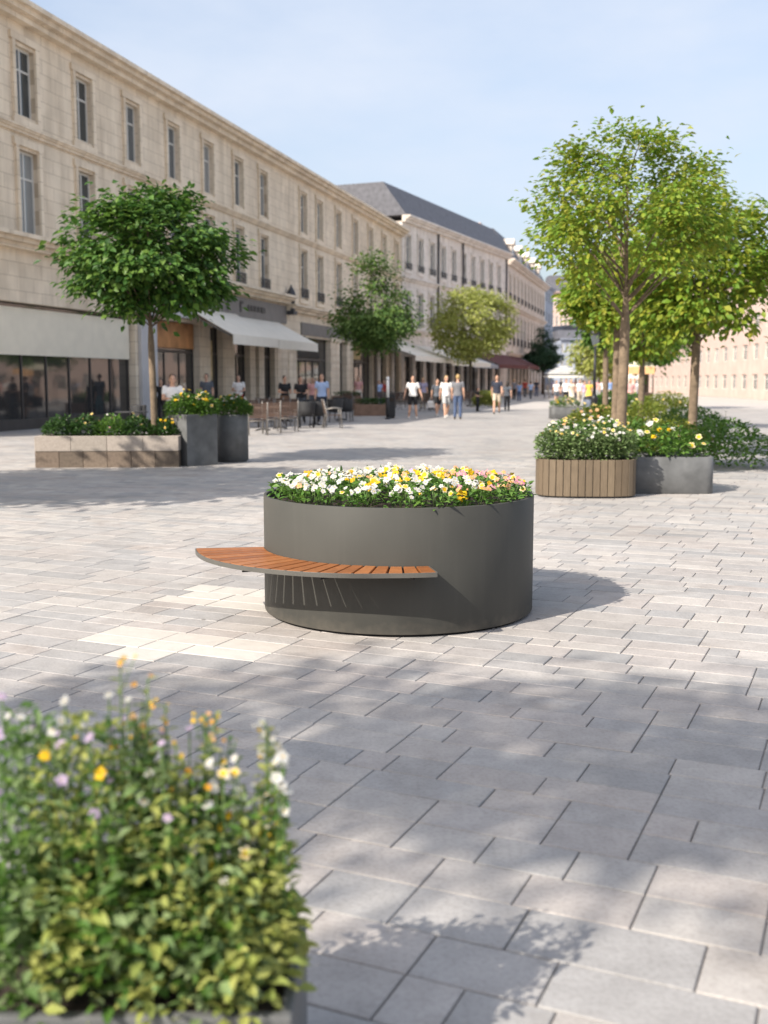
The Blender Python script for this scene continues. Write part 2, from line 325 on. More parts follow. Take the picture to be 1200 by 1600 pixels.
def make_pavers():
    rnd = random.Random(11)
    ang = R(-24); ca, sa = math.cos(ang), math.sin(ang)
    P0 = Vector((0, 4)); J = .0021
    verts = []; faces = []; mi = []
    def to_w(u, v): return (P0.x + u*ca - v*sa, P0.y + u*sa + v*ca)
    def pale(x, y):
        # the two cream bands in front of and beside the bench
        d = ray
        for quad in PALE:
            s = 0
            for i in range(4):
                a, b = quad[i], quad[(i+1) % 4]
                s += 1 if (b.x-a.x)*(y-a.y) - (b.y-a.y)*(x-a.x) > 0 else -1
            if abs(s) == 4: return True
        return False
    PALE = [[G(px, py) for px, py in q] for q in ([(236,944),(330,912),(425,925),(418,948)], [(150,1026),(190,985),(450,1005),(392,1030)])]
    v = -75.0; prev = []
    while v < 75:
        hgt = rnd.choice([.17, .20, .23, .23, .26])
        u = -75.0 - rnd.random(); cur = []
        while u < 75:
            w = rnd.choice([.17, .24, .30, .36, .40, .46, .52])
            if prev and rnd.random() < .33:      # let some cross joints run on over two courses
                import bisect
                i = bisect.bisect_left(prev, u + .22)
                if i < len(prev) and prev[i] - u < .54: w = prev[i] - u
            u1 = u + w; cur.append(u1)
            cx, cy = to_w(u + w/2, v + hgt/2)
            if -3 < cy < 62 and abs(cx) < 2.0 + .40 * max(cy, 0) + 1.0:
                pl = pale(cx, cy)
                n = len(verts)
                far = cy > 22
                z = 0 if far else rnd.gauss(0, .0007)
                tx, ty = (0, 0) if far else (rnd.gauss(0, .0018), rnd.gauss(0, .0018))
                c = .0 if far else .0035
                j = J * (1.0 + .5*rnd.random())
                o = [(u+j, v+j), (u1-j, v+j), (u1-j, v+hgt-j), (u+j, v+hgt-j)]
                q = [(u+j+c, v+j+c), (u1-j-c, v+j+c), (u1-j-c, v+hgt-j-c), (u+j+c, v+hgt-j-c)]
                top = [(*to_w(*p), z + tx*(p[0]-u-w/2) + ty*(p[1]-v-hgt/2)) for p in q]
                if far:
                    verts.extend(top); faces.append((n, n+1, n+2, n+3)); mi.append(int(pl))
                else:
                    low = [(*to_w(*p), z - .0035) for p in o]; bot = [(p[0], p[1], -.012) for p in low]
                    verts.extend(top + low + bot)
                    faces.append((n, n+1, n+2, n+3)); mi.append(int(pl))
                    for a in range(4):
                        k = (a+1) % 4
                        faces.append((n+4+a, n+4+k, n+k, n+a)); mi.append(int(pl))
                        faces.append((n+8+a, n+8+k, n+4+k, n+4+a)); mi.append(int(pl))
            u = u1
        prev = cur; v += hgt
    me = bpy.data.meshes.new('plaza_paving'); me.from_pydata(verts, [], faces)
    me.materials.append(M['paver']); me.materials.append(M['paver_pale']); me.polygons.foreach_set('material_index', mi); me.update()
    tag(link('plaza_paving', me), kind='structure')
make_pavers()

# ------------------------------------------------------------------ the round planter with its bench
PCX, PCY, PR, PH = .101, 7.521, .933, .809
def rout(a):
    xs = [-172,-168,-156,-146,-134,-124,-114,-105,-97,-93,-80]; ys = [1.40,1.398,1.385,1.362,1.324,1.287,1.252,1.222,1.193,1.18,1.163]
    if a <= xs[0]: return ys[0]
    for i in range(len(xs)-1):
        if a <= xs[i+1]: return ys[i] + (ys[i+1]-ys[i]) * (a-xs[i]) / (xs[i+1]-xs[i])
    return ys[-1]
def make_planter():
    root = empty('planter_bench', (PCX, PCY, 0), 0, 'large round charcoal metal planter with a curved wooden bench wrapping its left side', 'planter')
    b = MB(); b.lathe([(PR-.004,.018),(PR,.024),(PR,PH-.004),(PR-.003,PH),(PR-.022,PH),(PR-.025,PH-.004),(PR-.025,.70)], 160, cap=False); b.build('planter_wall', M['anthracite'], root)
    p = MB(); p.lathe([(PR-.035,-.004),(PR-.035,.03)], 96); p.build('plinth', M['black'], root)
    s = MB()
    n = 64; rs = []
    for i in range(9):
        r = (PR-.026) * (1 - i/8.0) + .002
        rs.append([(r*math.cos(2*math.pi*k/n), r*math.sin(2*math.pi*k/n), .752 + .03*(i/8.0) + .012*noise.noise(Vector((k*.7, i*1.3, 0)))) for k in range(n)])
    s.rings(rs, False); s.build('soil', M['soil'], root)
    # bench: radial slats between two curved steel edges
    seat = empty('bench_seat', (0,0,0)); seat.parent = root
    a0, a1 = -171.5, -79.5
    ZT = .45; N = 19; gap = .72
    w = MB(); step = (a1 - a0) / N
    for i in range(N):
        b0 = a0 + i*step + (gap/2 if i else 0); b1 = a0 + (i+1)*step - (gap/2 if i < N-1 else 0)
        # clearance is constant in metres at the outer end, as with parallel-sided grooves
        M_ = 5; zt = ZT + random.gauss(0, .0006); top = []; bot = []
        ins = [(PR + .003) for _ in range(M_+1)]
        A = [b0 + (b1-b0)*k/M_ for k in range(M_+1)]
        def P(a, r, z): return (r*math.cos(R(a)), r*math.sin(R(a)), z)
        vs = []
        for z, ch in ((zt-.024, 0), (zt-.002, 0), (zt, .002)):
            e = math.degrees(ch / 1.1)
            AA = [a + (e if k == 0 else -e if k == M_ else 0) for k, a in enumerate(A)]
            ring = [P(a, PR+.003+ch, z) for a in AA] + [P(a, rout(a)-.0085-ch, z) for a in reversed(AA)]
            vs.append(ring)
        w.rings(vs, True, smooth=False)
    w.build('seat_slats', M['bench_wood'], seat)
    e = MB(); K = 80
    ring_list = []
    for k in range(K+1):
        a = a0 - .25 + (a1 - a0 + .5) * k / K; r = rout(a)
        ring_list.append([(rr*math.cos(R(a)), rr*math.sin(R(a)), z) for rr, z in ((r-.007, ZT-.030), (r, ZT-.030), (r, ZT-.001), (r-.007, ZT-.001))])
    e.rings(ring_list, True, smooth=False)
    for a in (a0 - .3, a1 + .3):                        # end plates
        c, s_ = math.cos(R(a)), math.sin(R(a)); t = .004
        Mx = Matrix(((c,-s_,0,0),(s_,c,0,0),(0,0,1,0),(0,0,0,1)))
        e.box(PR+.002, rout(a)-.0075, -t, t, ZT-.030, ZT-.0015, 0, Mx)
    e.build('edge_band', M['steel_edge'], seat, bevel=.0012)
    fr = MB()
    for k in range(K):                                    # inner support flat under the slats
        pass
    ring_list = []
    for k in range(K+1):
        a = a0 + 1 + (a1 - a0 - 2) * k / K
        ring_list.append([(rr*math.cos(R(a)), rr*math.sin(R(a)), z) for rr, z in ((PR+.001, ZT-.036), (PR+.028, ZT-.036), (PR+.028, ZT-.0255), (PR+.001, ZT-.0255))])
    fr.rings(ring_list, True, smooth=False)
    fr.build('support_rail', M['black'], seat)
    for a in (-163, -138, -113, -86):                     # brackets under the seat
        k = MB(); c, s_ = math.cos(R(a)), math.sin(R(a)); Mx = Matrix(((c,-s_,0,0),(s_,c,0,0),(0,0,1,0),(0,0,0,1)))
        r1 = rout(a) - .02
        k.add([Mx @ Vector(p) for p in ((PR,-.004,ZT-.037),(r1,-.004,ZT-.037),(r1,-.004,ZT-.046),(PR+.03,-.004,ZT-.07),(PR,-.004,ZT-.07),(PR,.004,ZT-.037),(r1,.004,ZT-.037),(r1,.004,ZT-.046),(PR+.03,.004,ZT-.07),(PR,.004,ZT-.07))],
              [(0,1,2,3,4),(9,8,7,6,5),(0,5,6,1),(1,6,7,2),(2,7,8,3),(3,8,9,4),(4,9,5,0)])
        k.build('bracket', M['black'], seat)
make_planter()

# ------------------------------------------------------------------ flowers and foliage
def leaf_into(mb, p, d, up, L, W, mi=0, fold=.18, droop=.15):
    d = d.normalized(); s = d.cross(up)
    if s.length < 1e-4: s = d.cross(Vector((1,0,0)))
    s.normalize(); n = s.cross(d)
    a = p; b = p + d*L*.5; c = p + d*L - n*L*droop
    l = p + d*L*.42 - s*W*.5 + n*W*fold; r = p + d*L*.42 + s*W*.5 + n*W*fold
    l2 = p + d*L*.75 - s*W*.34 + n*(W*fold*.6 - L*droop*.4); r2 = p + d*L*.75 + s*W*.34 + n*(W*fold*.6 - L*droop*.4)
    mb.add([a, l, l2, c, r2, r, b], [(0,6,2,1),(6,3,2),(0,5,4,6),(6,4,3)], mi)
def flower_mesh(name, mats, seed, blotch=False, cup=.25):
    """five rounded overlapping petals, an eye in the middle; unit radius, faces +z"""
    rnd = random.Random(seed); mb = MB()
    for k in range(5):
        a0 = 2*math.pi*k/5 + rnd.uniform(-.12,.12); sp = .72 + rnd.uniform(-.06,.06); RR = rnd.uniform(.88, 1.06); lift = .02*(k % 2) + .01*k
        tilt = cup + rnd.uniform(-.12,.12); vs = []; rows = (0.05, .22, .55, .85, 1.0); nn = 5
        for i, r in enumerate(rows):
            for j in range(nn):
                t = (j/(nn-1) - .5) * 2
                rr = r * RR * (1 - (.22 * t*t if i >= 3 else .05*t*t)); aa = a0 + t*sp*(.95 if i < 4 else .7)
                z = lift + tilt*rr*rr*.6 + .07*rnd.uniform(-1,1)*r - .10*(r > .9)
                vs.append((rr*math.cos(aa), rr*math.sin(aa), z))
        for i in range(len(rows)-1):
            o = i*nn
            mb.add(vs[o:o+2*nn], [(j, j+1, nn+j+1, nn+j) for j in range(nn-1)], (1 if i == 0 or (blotch and i == 1) else 0), True)
    # weld rings of each petal so that a petal is one island
    mb.lathe([(.13,.03),(.11,.10),(.02,.13)], 7, mi=2)
    me = mb.mesh(name, mats)
    bm = bmesh.new(); bm.from_mesh(me); bmesh.ops.remove_doubles(bm, verts=bm.verts, dist=1e-5); bm.to_mesh(me); bm.free()
    return me
FL = {}
for key, pm, em, cm, bl in (('white','p_white','p_cream','c_yellow',False), ('yellow','p_yellow','c_dark','c_dark',False), ('yellow_plain','p_yellow','p_orange','c_yellow',False), ('cream','p_cream','p_yellow','c_yellow',True),
                            ('pink','p_pink','p_cream','c_yellow',False), ('apricot','p_apricot','p_yellow','c_yellow',False), ('mauve','p_mauve','p_white','c_yellow',False), ('orange','p_orange','c_dark','c_dark',False)):
    FL[key] = [flower_mesh('flower_' + key, [M[pm], M[em], M[cm]], hash_ + ord(key[0])*7, bl, .15 + .12*hash_) for hash_ in range(3)]
def rot_to(n, spin):
    return (n.normalized().to_track_quat('Z', 'Y') @ Euler((0,0,spin)).to_quaternion()).to_euler()
def foliage(mb, rnd, n, rx, ry, hgt, L, W, z0=0.0, dome=1.0):
    for _ in range(n):
        a = rnd.uniform(0, 2*math.pi); r = math.sqrt(rnd.random())
        x, y = rx*r*math.cos(a), ry*r*math.sin(a)
        top = hgt * (1 - dome*.55*r*r)
        z = z0 + top * (rnd.random() ** .55)
        d = Vector((x/rx*.9 + rnd.gauss(0,.55), y/ry*.9 + rnd.gauss(0,.55), rnd.uniform(-.25,.8)))
        s = rnd.uniform(.65, 1.3)
        leaf_into(mb, Vector((x, y, z)), d, Vector((rnd.gauss(0,.3), rnd.gauss(0,.3), 1)), L*s, W*s)
def plant(name, label, cat, loc, rx, ry, hgt, nleaf, L, W, lm, blooms, group=None, seed=0, rz=0.0, dome=1.0, face=None, part='flower', sizes=(.028,.036), stems=True, leafname='foliage', skirt=0):
    """a clump: foliage mesh, flowers as parts. blooms = list of (flower kind, number)"""
    rnd = random.Random(seed); root = empty(name, loc, rz, label, cat, group)
    mb = MB(); foliage(mb, rnd, nleaf, rx, ry, hgt, L, W, 0, dome)
    if skirt: foliage(mb, rnd, skirt, rx*1.15, ry*1.35, hgt*.5, L*1.3, W*1.5, -.01, .3)
    pos = []
    for kind, cnt in blooms:
        for _ in range(cnt):
            a = rnd.uniform(0, 2*math.pi); r = math.sqrt(rnd.random())*1.02
            x, y = rx*r*math.cos(a), ry*r*math.sin(a)
            z = hgt*(1 - dome*.55*r*r) * rnd.uniform(.86, 1.16) + .012
            pos.append((kind, x, y, z, r))
    if stems:
        for kind, x, y, z, r in pos: mb.tube([(x*.6, y*.6, hgt*.1), (x*.9, y*.9, z*.6), (x, y, z)], .0016 + L*.012, 4, 1)
    mb.build(leafname, [lm, M['stem']], root)
    cz, sz = math.cos(-rz), math.sin(-rz)
    for kind, x, y, z, r in pos:
        f = face or (0, -.55, .75)
        nx, ny = f[0]*cz - f[1]*sz, f[0]*sz + f[1]*cz
        nrm = Vector((nx + x/rx*.35 + rnd.gauss(0,.3), ny + y/ry*.35 + rnd.gauss(0,.3), f[2] + rnd.gauss(0,.2)))
        link(part, rnd.choice(FL[kind]), root, (x, y, z), rot_to(nrm, rnd.uniform(0, 6.28)), rnd.uniform(*sizes))
    return root

def main_bed():
    rnd = random.Random(5)
    pts = []
    for ring, (rr, cnt) in enumerate(((.78, 20), (.55, 13), (.30, 8), (.0, 1))):
        for k in range(cnt):
            a = 2*math.pi*(k + .5*ring)/cnt + rnd.uniform(-.05,.05); r = rr + rnd.uniform(-.03,.03)
            pts.append((r*math.cos(a), r*math.sin(a), ring))
    words = dict(mauve='mauve and white', white='white', yellow='bright yellow', cream='cream and pale yellow', pink='pink', apricot='apricot and peach')
    for i, (x, y, ring) in enumerate(pts):
        t = x + rnd.gauss(0, .13)
        if x > .5 and y > -.4 and ring < 2: kind = rnd.choice(['pink','pink','apricot'])
        elif t < -.05: kind = 'white'
        elif t < .22: kind = rnd.choice(['yellow','white','yellow'])
        elif y > .45: kind = rnd.choice(['white','mauve','cream','white'])
        elif t < .62: kind = rnd.choice(['yellow','cream','yellow','apricot','white'])
        else: kind = rnd.choice(['apricot','pink','cream'])
        mix = {'white': [('white', 11), ('cream', 1), ('apricot', rnd.choice([0, 0, 1]))], 'yellow': [('yellow', 2), ('yellow_plain', 2), ('cream', 2), ('white', 2)], 'cream': [('cream', 5), ('white', 1)], 'mauve': [('mauve', 5), ('white', 4), ('pink', 1)],
               'pink': [('pink', 5), ('cream', 2), ('apricot', 1)], 'apricot': [('apricot', 4), ('cream', 2), ('pink', 1), ('yellow_plain', 1)]}[kind]
        side = 'left' if x < -.3 else 'right' if x > .3 else 'middle'
        dep = 'front rim' if y < -.55 else 'near half' if y < -.1 else 'far half' if y < .5 else 'far rim'
        z = .775 + (.022 if ring else 0)
        sz = (.016,.027) if kind == 'white' else (.018,.034) if kind == 'yellow' else (.018,.028)
        plant('pansy', '%s pansy plant at the %s, %s, of the round planter' % (words[kind], dep, side), 'pansy', (PCX + x, PCY + y, z), (.13 if ring == 0 else .15), (.13 if ring == 0 else .15), .125 + .015*(ring > 0), 95, .046, .024, M['leaf_bed'], mix,
              'pansies bedded in the round planter', seed=100+i, dome=.5, face=(-.05, -.6, .7), sizes=sz)
    # the flowers that stand out
    def single(px, py, dy, kind, s, label, n=3):
        p = AT(px, py, PCY + dy); z0 = .765
        root = empty('pansy', (p.x, p.y, z0), 0, label, 'pansy'); rr = random.Random(px)
        mb = MB(); foliage(mb, rr, 26, .05, .05, max(.05, p.z - z0 - .02), .05, .024); 
        for k in range(n):
            o = Vector((rr.uniform(-1,1)*s*1.1, rr.uniform(-.5,.5)*s, rr.uniform(-.6,.5)*s)) if k else Vector((0,0,0))
            mb.tube([(0,0,0), (o.x*.6, o.y*.6, (p.z-z0)*.6), (o.x, o.y+.004, p.z-z0+o.z-.004)], .002, 5, 1)
            link('flower', FL[kind][k % 3], root, (o.x, o.y, p.z - z0 + o.z), rot_to(Vector((rr.gauss(0,.2), -1, .45)), rr.uniform(0,6)), s*(1 if k == 0 else .8))
        mb.build('foliage', [M['leaf_bed'], M['stem']], root)
    single(480, 741, .35, 'orange', .034, 'orange yellow pansy rising above the white ones on the left of the round planter')
    single(613, 741, .55, 'pink', .036, 'magenta pink pansy cluster at the middle back of the round grey planter')
    single(575, 761, -.62, 'yellow', .034, 'single golden pansy with dark eye among white flowers near the front rim', 1)
    single(722, 775, -.69, 'yellow', .046, 'largest bright yellow pansy at the front right rim of the round planter', 1)
    single(770, 741, .35, 'yellow', .042, 'tall double yellow pansy above the right half of the round planter', 2)
    single(709, 742, .45, 'yellow_plain', .036, 'yellow pansies at the back right of the round planter beside cream ones')
main_bed()

# ------------------------------------------------------------------ trees
def blob_noise(p, s=1.0): return noise.noise(p * s)
def tree(name, label, loc, trunk_h, trunk_r, cz, rx, rz, nleaf, L, lm, bark='bark', cat='tree', group=None, seed=0, shape='round', gaps=.0, limbs=7, clumps=90, spread=.22, lean=0.0, ry=None, hollow=0.0):
    rnd = random.Random(seed); root = empty(name, loc, 0, label, cat, group); ry = ry or rx
    t = MB(); pts = []; rad = []
    top = cz + rz*.55
    for i in range(9):
        f = i/8; pts.append((lean*f + .02*math.sin(f*5+seed)*trunk_h*.3, .015*math.cos(f*4+seed)*trunk_h*.3, top*f)); rad.append(trunk_r*(1.25 if i == 0 else 1.05 - .12*f if top*f < trunk_h else max(.18, 1 - .95*(f))))
    t.tube(pts, rad, 10)
    cents = []
    for _ in range(clumps):
        while True:
            p = Vector((rnd.uniform(-1,1), rnd.uniform(-1,1), rnd.uniform(-1,1)))
            if p.length > 1: continue
            if p.length < rnd.random()**.5 * .75: continue
            if shape == 'cone':
                zz = (p.z + 1)/2; wmax = (1 - zz)**.75*1.02 + .06
                if zz < .12: wmax *= .55 + zz*3.5
                q = math.hypot(p.x, p.y)
                if q > wmax: continue
            if shape == 'flatbase' and p.z < -.55: continue
            if hollow and math.hypot(p.x, p.y) < hollow and p.z < .1: continue
            if hollow and p.y < 0 and abs(p.x) < .16 and p.z < .25: continue
            if gaps and noise.noise(p*2.3 + Vector((seed, 0, 0))) < gaps - .5: continue
            break
        cents.append(Vector((p.x*rx, p.y*ry, cz + p.z*rz)))
    # limbs run from the trunk into the clumps
    for c in rnd.sample(cents, min(limbs*3, len(cents))):
        hz = min(max(trunk_h*.92, c.z - (Vector((c.x, c.y)).length)*rnd.uniform(.6,1.0)), top*.96); f = hz/top
        b = Vector((lean*f, 0, hz)); m = b.lerp(c, .5) + Vector((0, 0, rx*.06))
        r = trunk_r*(.42 - .2*f)*rnd.uniform(.6,1.1); t.tube([b, m, c], [r, r*.6, r*.2], 6)
    t.build('trunk', M[bark], root)
    mb = MB(); per = max(1, nleaf//len(cents))
    for c in cents:
        out = Vector((c.x/rx, c.y/ry, (c.z-cz)/rz)); cs = rnd.uniform(.7, 1.25)
        for _ in range(per):
            g = Vector((rnd.gauss(0,1), rnd.gauss(0,1), rnd.gauss(0,.65))) * spread * rx * cs * .62
            p = c + g
            d = Vector((g.x, g.y, 0)).normalized()*.8 + out*.5 + Vector((rnd.gauss(0,.5), rnd.gauss(0,.5), rnd.uniform(-.7,.25)))
            up = Vector((rnd.gauss(0,.45), rnd.gauss(0,.45), 1)) + out*.4
            s = rnd.uniform(.6, 1.25); leaf_into(mb, p, d, up, L*s, L*s*.62, 0, .12, .2)
    mb.build('crown', lm, root)
    return root
def crown_tree(px_trunk, base, px0, px1, ytop, ybot, **k):
    """crown extents read off the photograph at the tree's own distance"""
    y = base.y; a = AT(px0, 500, y); b = AT(px1, 500, y); zt = AT(px_trunk, ytop, y).z; zb = AT(px_trunk, ybot, y).z
    kw = dict(k); nm = kw.pop('name'); lb = kw.pop('label'); tr = kw.pop('tr')
    return tree(nm, lb, base, zb*1.0, tr, (zt+zb)/2, (b.x-a.x)/2, (zt-zb)/2, kw.pop('n'), kw.pop('L'), kw.pop('lm'), **kw)
B = AT(241, 700, 20.35); B.z = 0; T1 = crown_tree(241, B, 112, 370, 300, 492, name='plane_tree', label='dense deep green broadleaf tree on a slim trunk rising from the low stone planter', tr=.062, n=12000, L=.15, lm=M['leaf_deep'], seed=1, clumps=150, spread=.19, limbs=9, gaps=.32)
B = G(587, 647); crown_tree(587, B, 514, 665, 392, 545, name='street_tree', label='airy pyramid shaped dark green tree in the brown box before the cafe', tr=.085, n=8000, L=.19, lm=M['leaf_mid'], seed=2, shape='cone', clumps=150, spread=.22, limbs=9, bark='bark_dark')
B = G(735, 628); crown_tree(735, B, 678, 803, 446, 562, name='street_tree', label='pale yellow green round headed tree before the white building', tr=.10, n=9500, L=.26, lm=M['leaf_light'], seed=3, clumps=170, spread=.2, limbs=8, bark='bark_dark')
B = G(848, 616); crown_tree(848, B, 820, 878, 512, 578, name='street_tree', label='small dark bluish green tree at the far end of the shopping street', tr=.14, n=7000, L=.28, lm=M['leaf_conifer'], seed=4, shape='cone', clumps=90, spread=.24, limbs=7, bark='bark_dark')
# right hand row
B = AT(973, 600, 17.0); B.z = 0; crown_tree(980, B, 832, 1130, 205, 475, name='street_tree', label='nearest right hand tree with stout bare trunk and yellow green leaves', tr=.078, n=11000, L=.10, lm=M['leaf_gold'], seed=5, clumps=150, spread=.17, limbs=12, hollow=.45, gaps=.35)
row = 'trees along the right side of the plaza'
B = AT(962, 600, 27.0); B.z = 0; crown_tree(965, B, 893, 1048, 378, 518, name='street_tree', label='golden leaved tree directly behind the nearest right hand trunk', tr=.095, n=7500, L=.17, lm=M['leaf_gold'], seed=6, clumps=110, spread=.22, gaps=.3, group=row)
B = AT(946, 600, 43.0); B.z = 0; crown_tree(935, B, 878, 978, 422, 546, name='street_tree', label='fresh green tree right of the black lamp post, in the right hand row', tr=.11, n=5000, L=.22, lm=M['leaf_green2'], seed=8, clumps=95, spread=.23, group=row)
B = AT(938, 600, 95.0); B.z = 0; crown_tree(938, B, 898, 985, 520, 590, name='street_tree', label='pale low willow like tree far off at the end of the right hand row', tr=.14, n=3800, L=.34, lm=M['leaf_light'], seed=9, clumps=80, spread=.26, group=row)
B = AT(1003, 600, 35.0); B.z = 0; crown_tree(1003, B, 955, 1090, 395, 560, name='street_tree', label='yellow green tree whose trunk stands at the right edge beyond the flower bed', tr=.10, n=5000, L=.21, lm=M['leaf_gold'], seed=10, clumps=90, spread=.24, group=row)
B = AT(1085, 600, 22.0); B.z = 0; crown_tree(1085, B, 985, 1235, 300, 535, name='street_tree', label='broad yellow green tree rightmost of the right hand row', tr=.09, n=9000, L=.16, lm=M['leaf_gold'], seed=11, clumps=130, spread=.23, group=row)
B = AT(1010, 600, 62.0); B.z = 0; crown_tree(1010, B, 950, 1090, 470, 575, name='street_tree', label='green tree in the distance behind the orange market stall', tr=.13, n=4200, L=.3, lm=M['leaf_green2'], seed=12, clumps=90, spread=.24, group=row)
# trees beside the photographer: out of the frame, they dapple the foreground
def off_tree(sx, sy, h, label, seed, **k):
    c = h / math.tan(R(SUN_EL)); return tree('shade_tree', label, (sx - c*math.cos(R(SUN_AZ)), sy - c*math.sin(R(SUN_AZ)), 0), h*.6, .1, h, k.get('rx', 1.7), k.get('rz', 1.2), k.get('n', 2600), k.get('L', .14), M['leaf_gold'], seed=seed, clumps=k.get('clumps', 60), spread=.22, ry=k.get('ry'), group='trees beside the camera')
off_tree(-.8, 4.72, 8.0, 'tree left of the camera shading the paving before the bench', 21, n=2700, L=.15, clumps=60, rx=1.9, ry=.95, rz=.4)
off_tree(1.7, 4.6, 9.0, 'taller tree left of the camera shading the right foreground', 22, n=2800, L=.15, clumps=62, rx=2.0, ry=1.0, rz=.4)
off_tree(2.9, 3.2, 8.5, 'tree behind the camera shading the lowest paving', 23, n=1900, L=.15, clumps=45, rx=1.25, ry=.9, rz=.4)
off_tree(-4.2, 17.0, 5.0, 'dense tree out of view on the left casting the shade before the planters', 24, n=14000, L=.22, clumps=190, rx=2.9, ry=2.5, rz=1.2)

# ------------------------------------------------------------------ side planters
def block_planter():
    # low stone trough at the left edge: two courses of blocks
    a = G(280, 730); x1 = a.x; y0 = a.y; W = 2.6; D = .9; z1 = .335; z2 = .585
    root = empty('stone_planter', (x1, y0, 0), R(4), 'low planter of two stone courses, pale over brown, at the left edge', 'planter')
    for nm, m, za, zb, n, o in (('lower_course', 'granite2', -.005, .30, 6, .0), ('upper_course', 'granite', .302, .575, 4, -.012)):
        mb = MB()
        for k in range(n):
            xa = -W + k*W/n; mb.box(xa + .003, xa + W/n - .003, o, .16, za, zb)
            mb.box(xa + .003, xa + W/n - .003, D - .16, D - o, za, zb)
        for xx in (-W, -.16):
            mb.box(xx + (o if xx < -1 else .0) , xx + .16 - (o if xx > -1 else 0), .163, D - .163, za, zb)
        mb.build(nm, M[m], root, bevel=.006)
    s = MB(); s.box(-W + .165, -.165, .165, D - .165, .05, .50); s.build('soil', M['soil'], root)
    for k in range(5):
        px = a.x - .36 - k*.48
        mix = [[('yellow_plain', 9), ('orange', 4), ('cream', 3)], [('cream', 6), ('apricot', 3)], [('white', 3), ('pink', 4)], [('cream', 5), ('apricot', 4)], [('white', 5)]][k]
        lab = ['yellow and orange flowers at the right end of the low stone planter', 'dark clump with cream flowers beside the yellow ones in the low stone planter', 'leafy clump with pink and white flowers, middle of the low stone planter',
               'cream and apricot flowered clump left of the middle in the low stone planter', 'leafy clump with white flowers at the left end of the low stone planter'][k]
        plant('flowering_plant', lab, 'plant', (px, y0 + .42, .49), .31, .36, .46 - .06*(k == 0), 1000, .075, .036, M['leaf_dark'] if k != 2 else M['leaf_bed'], mix, 'flowering plants in the low stone planter', seed=300+k, sizes=(.02,.034), face=(.2,-.7,.6))
block_planter()
def square_pot():
    c = G(293, 729); a = R(41); s = .66; H = AT(293, 648, c.y).z
    u = Vector((math.cos(a), math.sin(a), 0)); v = Vector((-math.sin(a), math.cos(a), 0)); cen = c + u*s/2 + v*s/2
    root = empty('square_planter', cen, a, 'tall square charcoal planter with blurred flowers, left of the round one', 'planter')
    mb = MB(); h = s/2; t = .03
    vs = []
    for k, (x, z) in enumerate(((h-.006, .0), (h, .01), (h, H-.005), (h-.005, H), (h-t, H), (h-t, H-.12))):
        vs.append([(-x,-x,z),(x,-x,z),(x,x,z),(-x,x,z)])
    mb.rings(vs, False, smooth=False); mb.build('pot', M['anthracite_dark'], root, bevel=.008)
    d = MB(); d.box(-h+t, h-t, -h+t, h-t, .1, H-.05); d.build('soil', M['soil'], root)
    plant('flowering_plant', 'bushy green plant with yellow flowers in the tall square planter, left half', 'plant', cen + Vector((-.13,-.02,H-.06)), .36, .33, .46, 1500, .075, .036, M['leaf_bed'], [('yellow_plain', 8), ('cream', 9), ('white', 5)], None, 320, sizes=(.024,.04))
    plant('flowering_plant', 'bushy green plant with cream and white flowers in the tall square planter, right half', 'plant', cen + Vector((.19,-.02,H-.06)), .30, .30, .48, 1200, .075, .036, M['leaf_bed'], [('cream', 9), ('white', 9), ('yellow_plain', 7)], None, 321, sizes=(.024,.042))
    b = G(359, 723); r = .325; H2 = AT(359, 648, b.y).z; cc = Vector((b.x, b.y + r, 0))
    root = empty('round_planter', cc, 0, 'tall round charcoal planter with blurred flowers, right of the square one', 'planter')
    mb = MB(); mb.lathe([(r-.03,.0),(r-.03,.028),(r,.03),(r,H2-.004),(r-.004,H2),(r-.03,H2),(r-.03,H2-.12)], 64, cap=False); mb.build('pot', M['anthracite_dark'], root)
    d = MB(); d.lathe([(r-.032, .1), (r-.032, H2-.05)], 32); d.build('soil', M['soil'], root)
    plant('flowering_plant', 'leafy plant dotted with white and yellow flowers in the tall round planter', 'plant', cc + Vector((0,0,H2-.06)), .40, .36, .44, 1800, .07, .034, M['leaf_bed'], [('white', 26), ('yellow_plain', 11), ('cream', 9)], None, 322, sizes=(.022,.038))
square_pot()
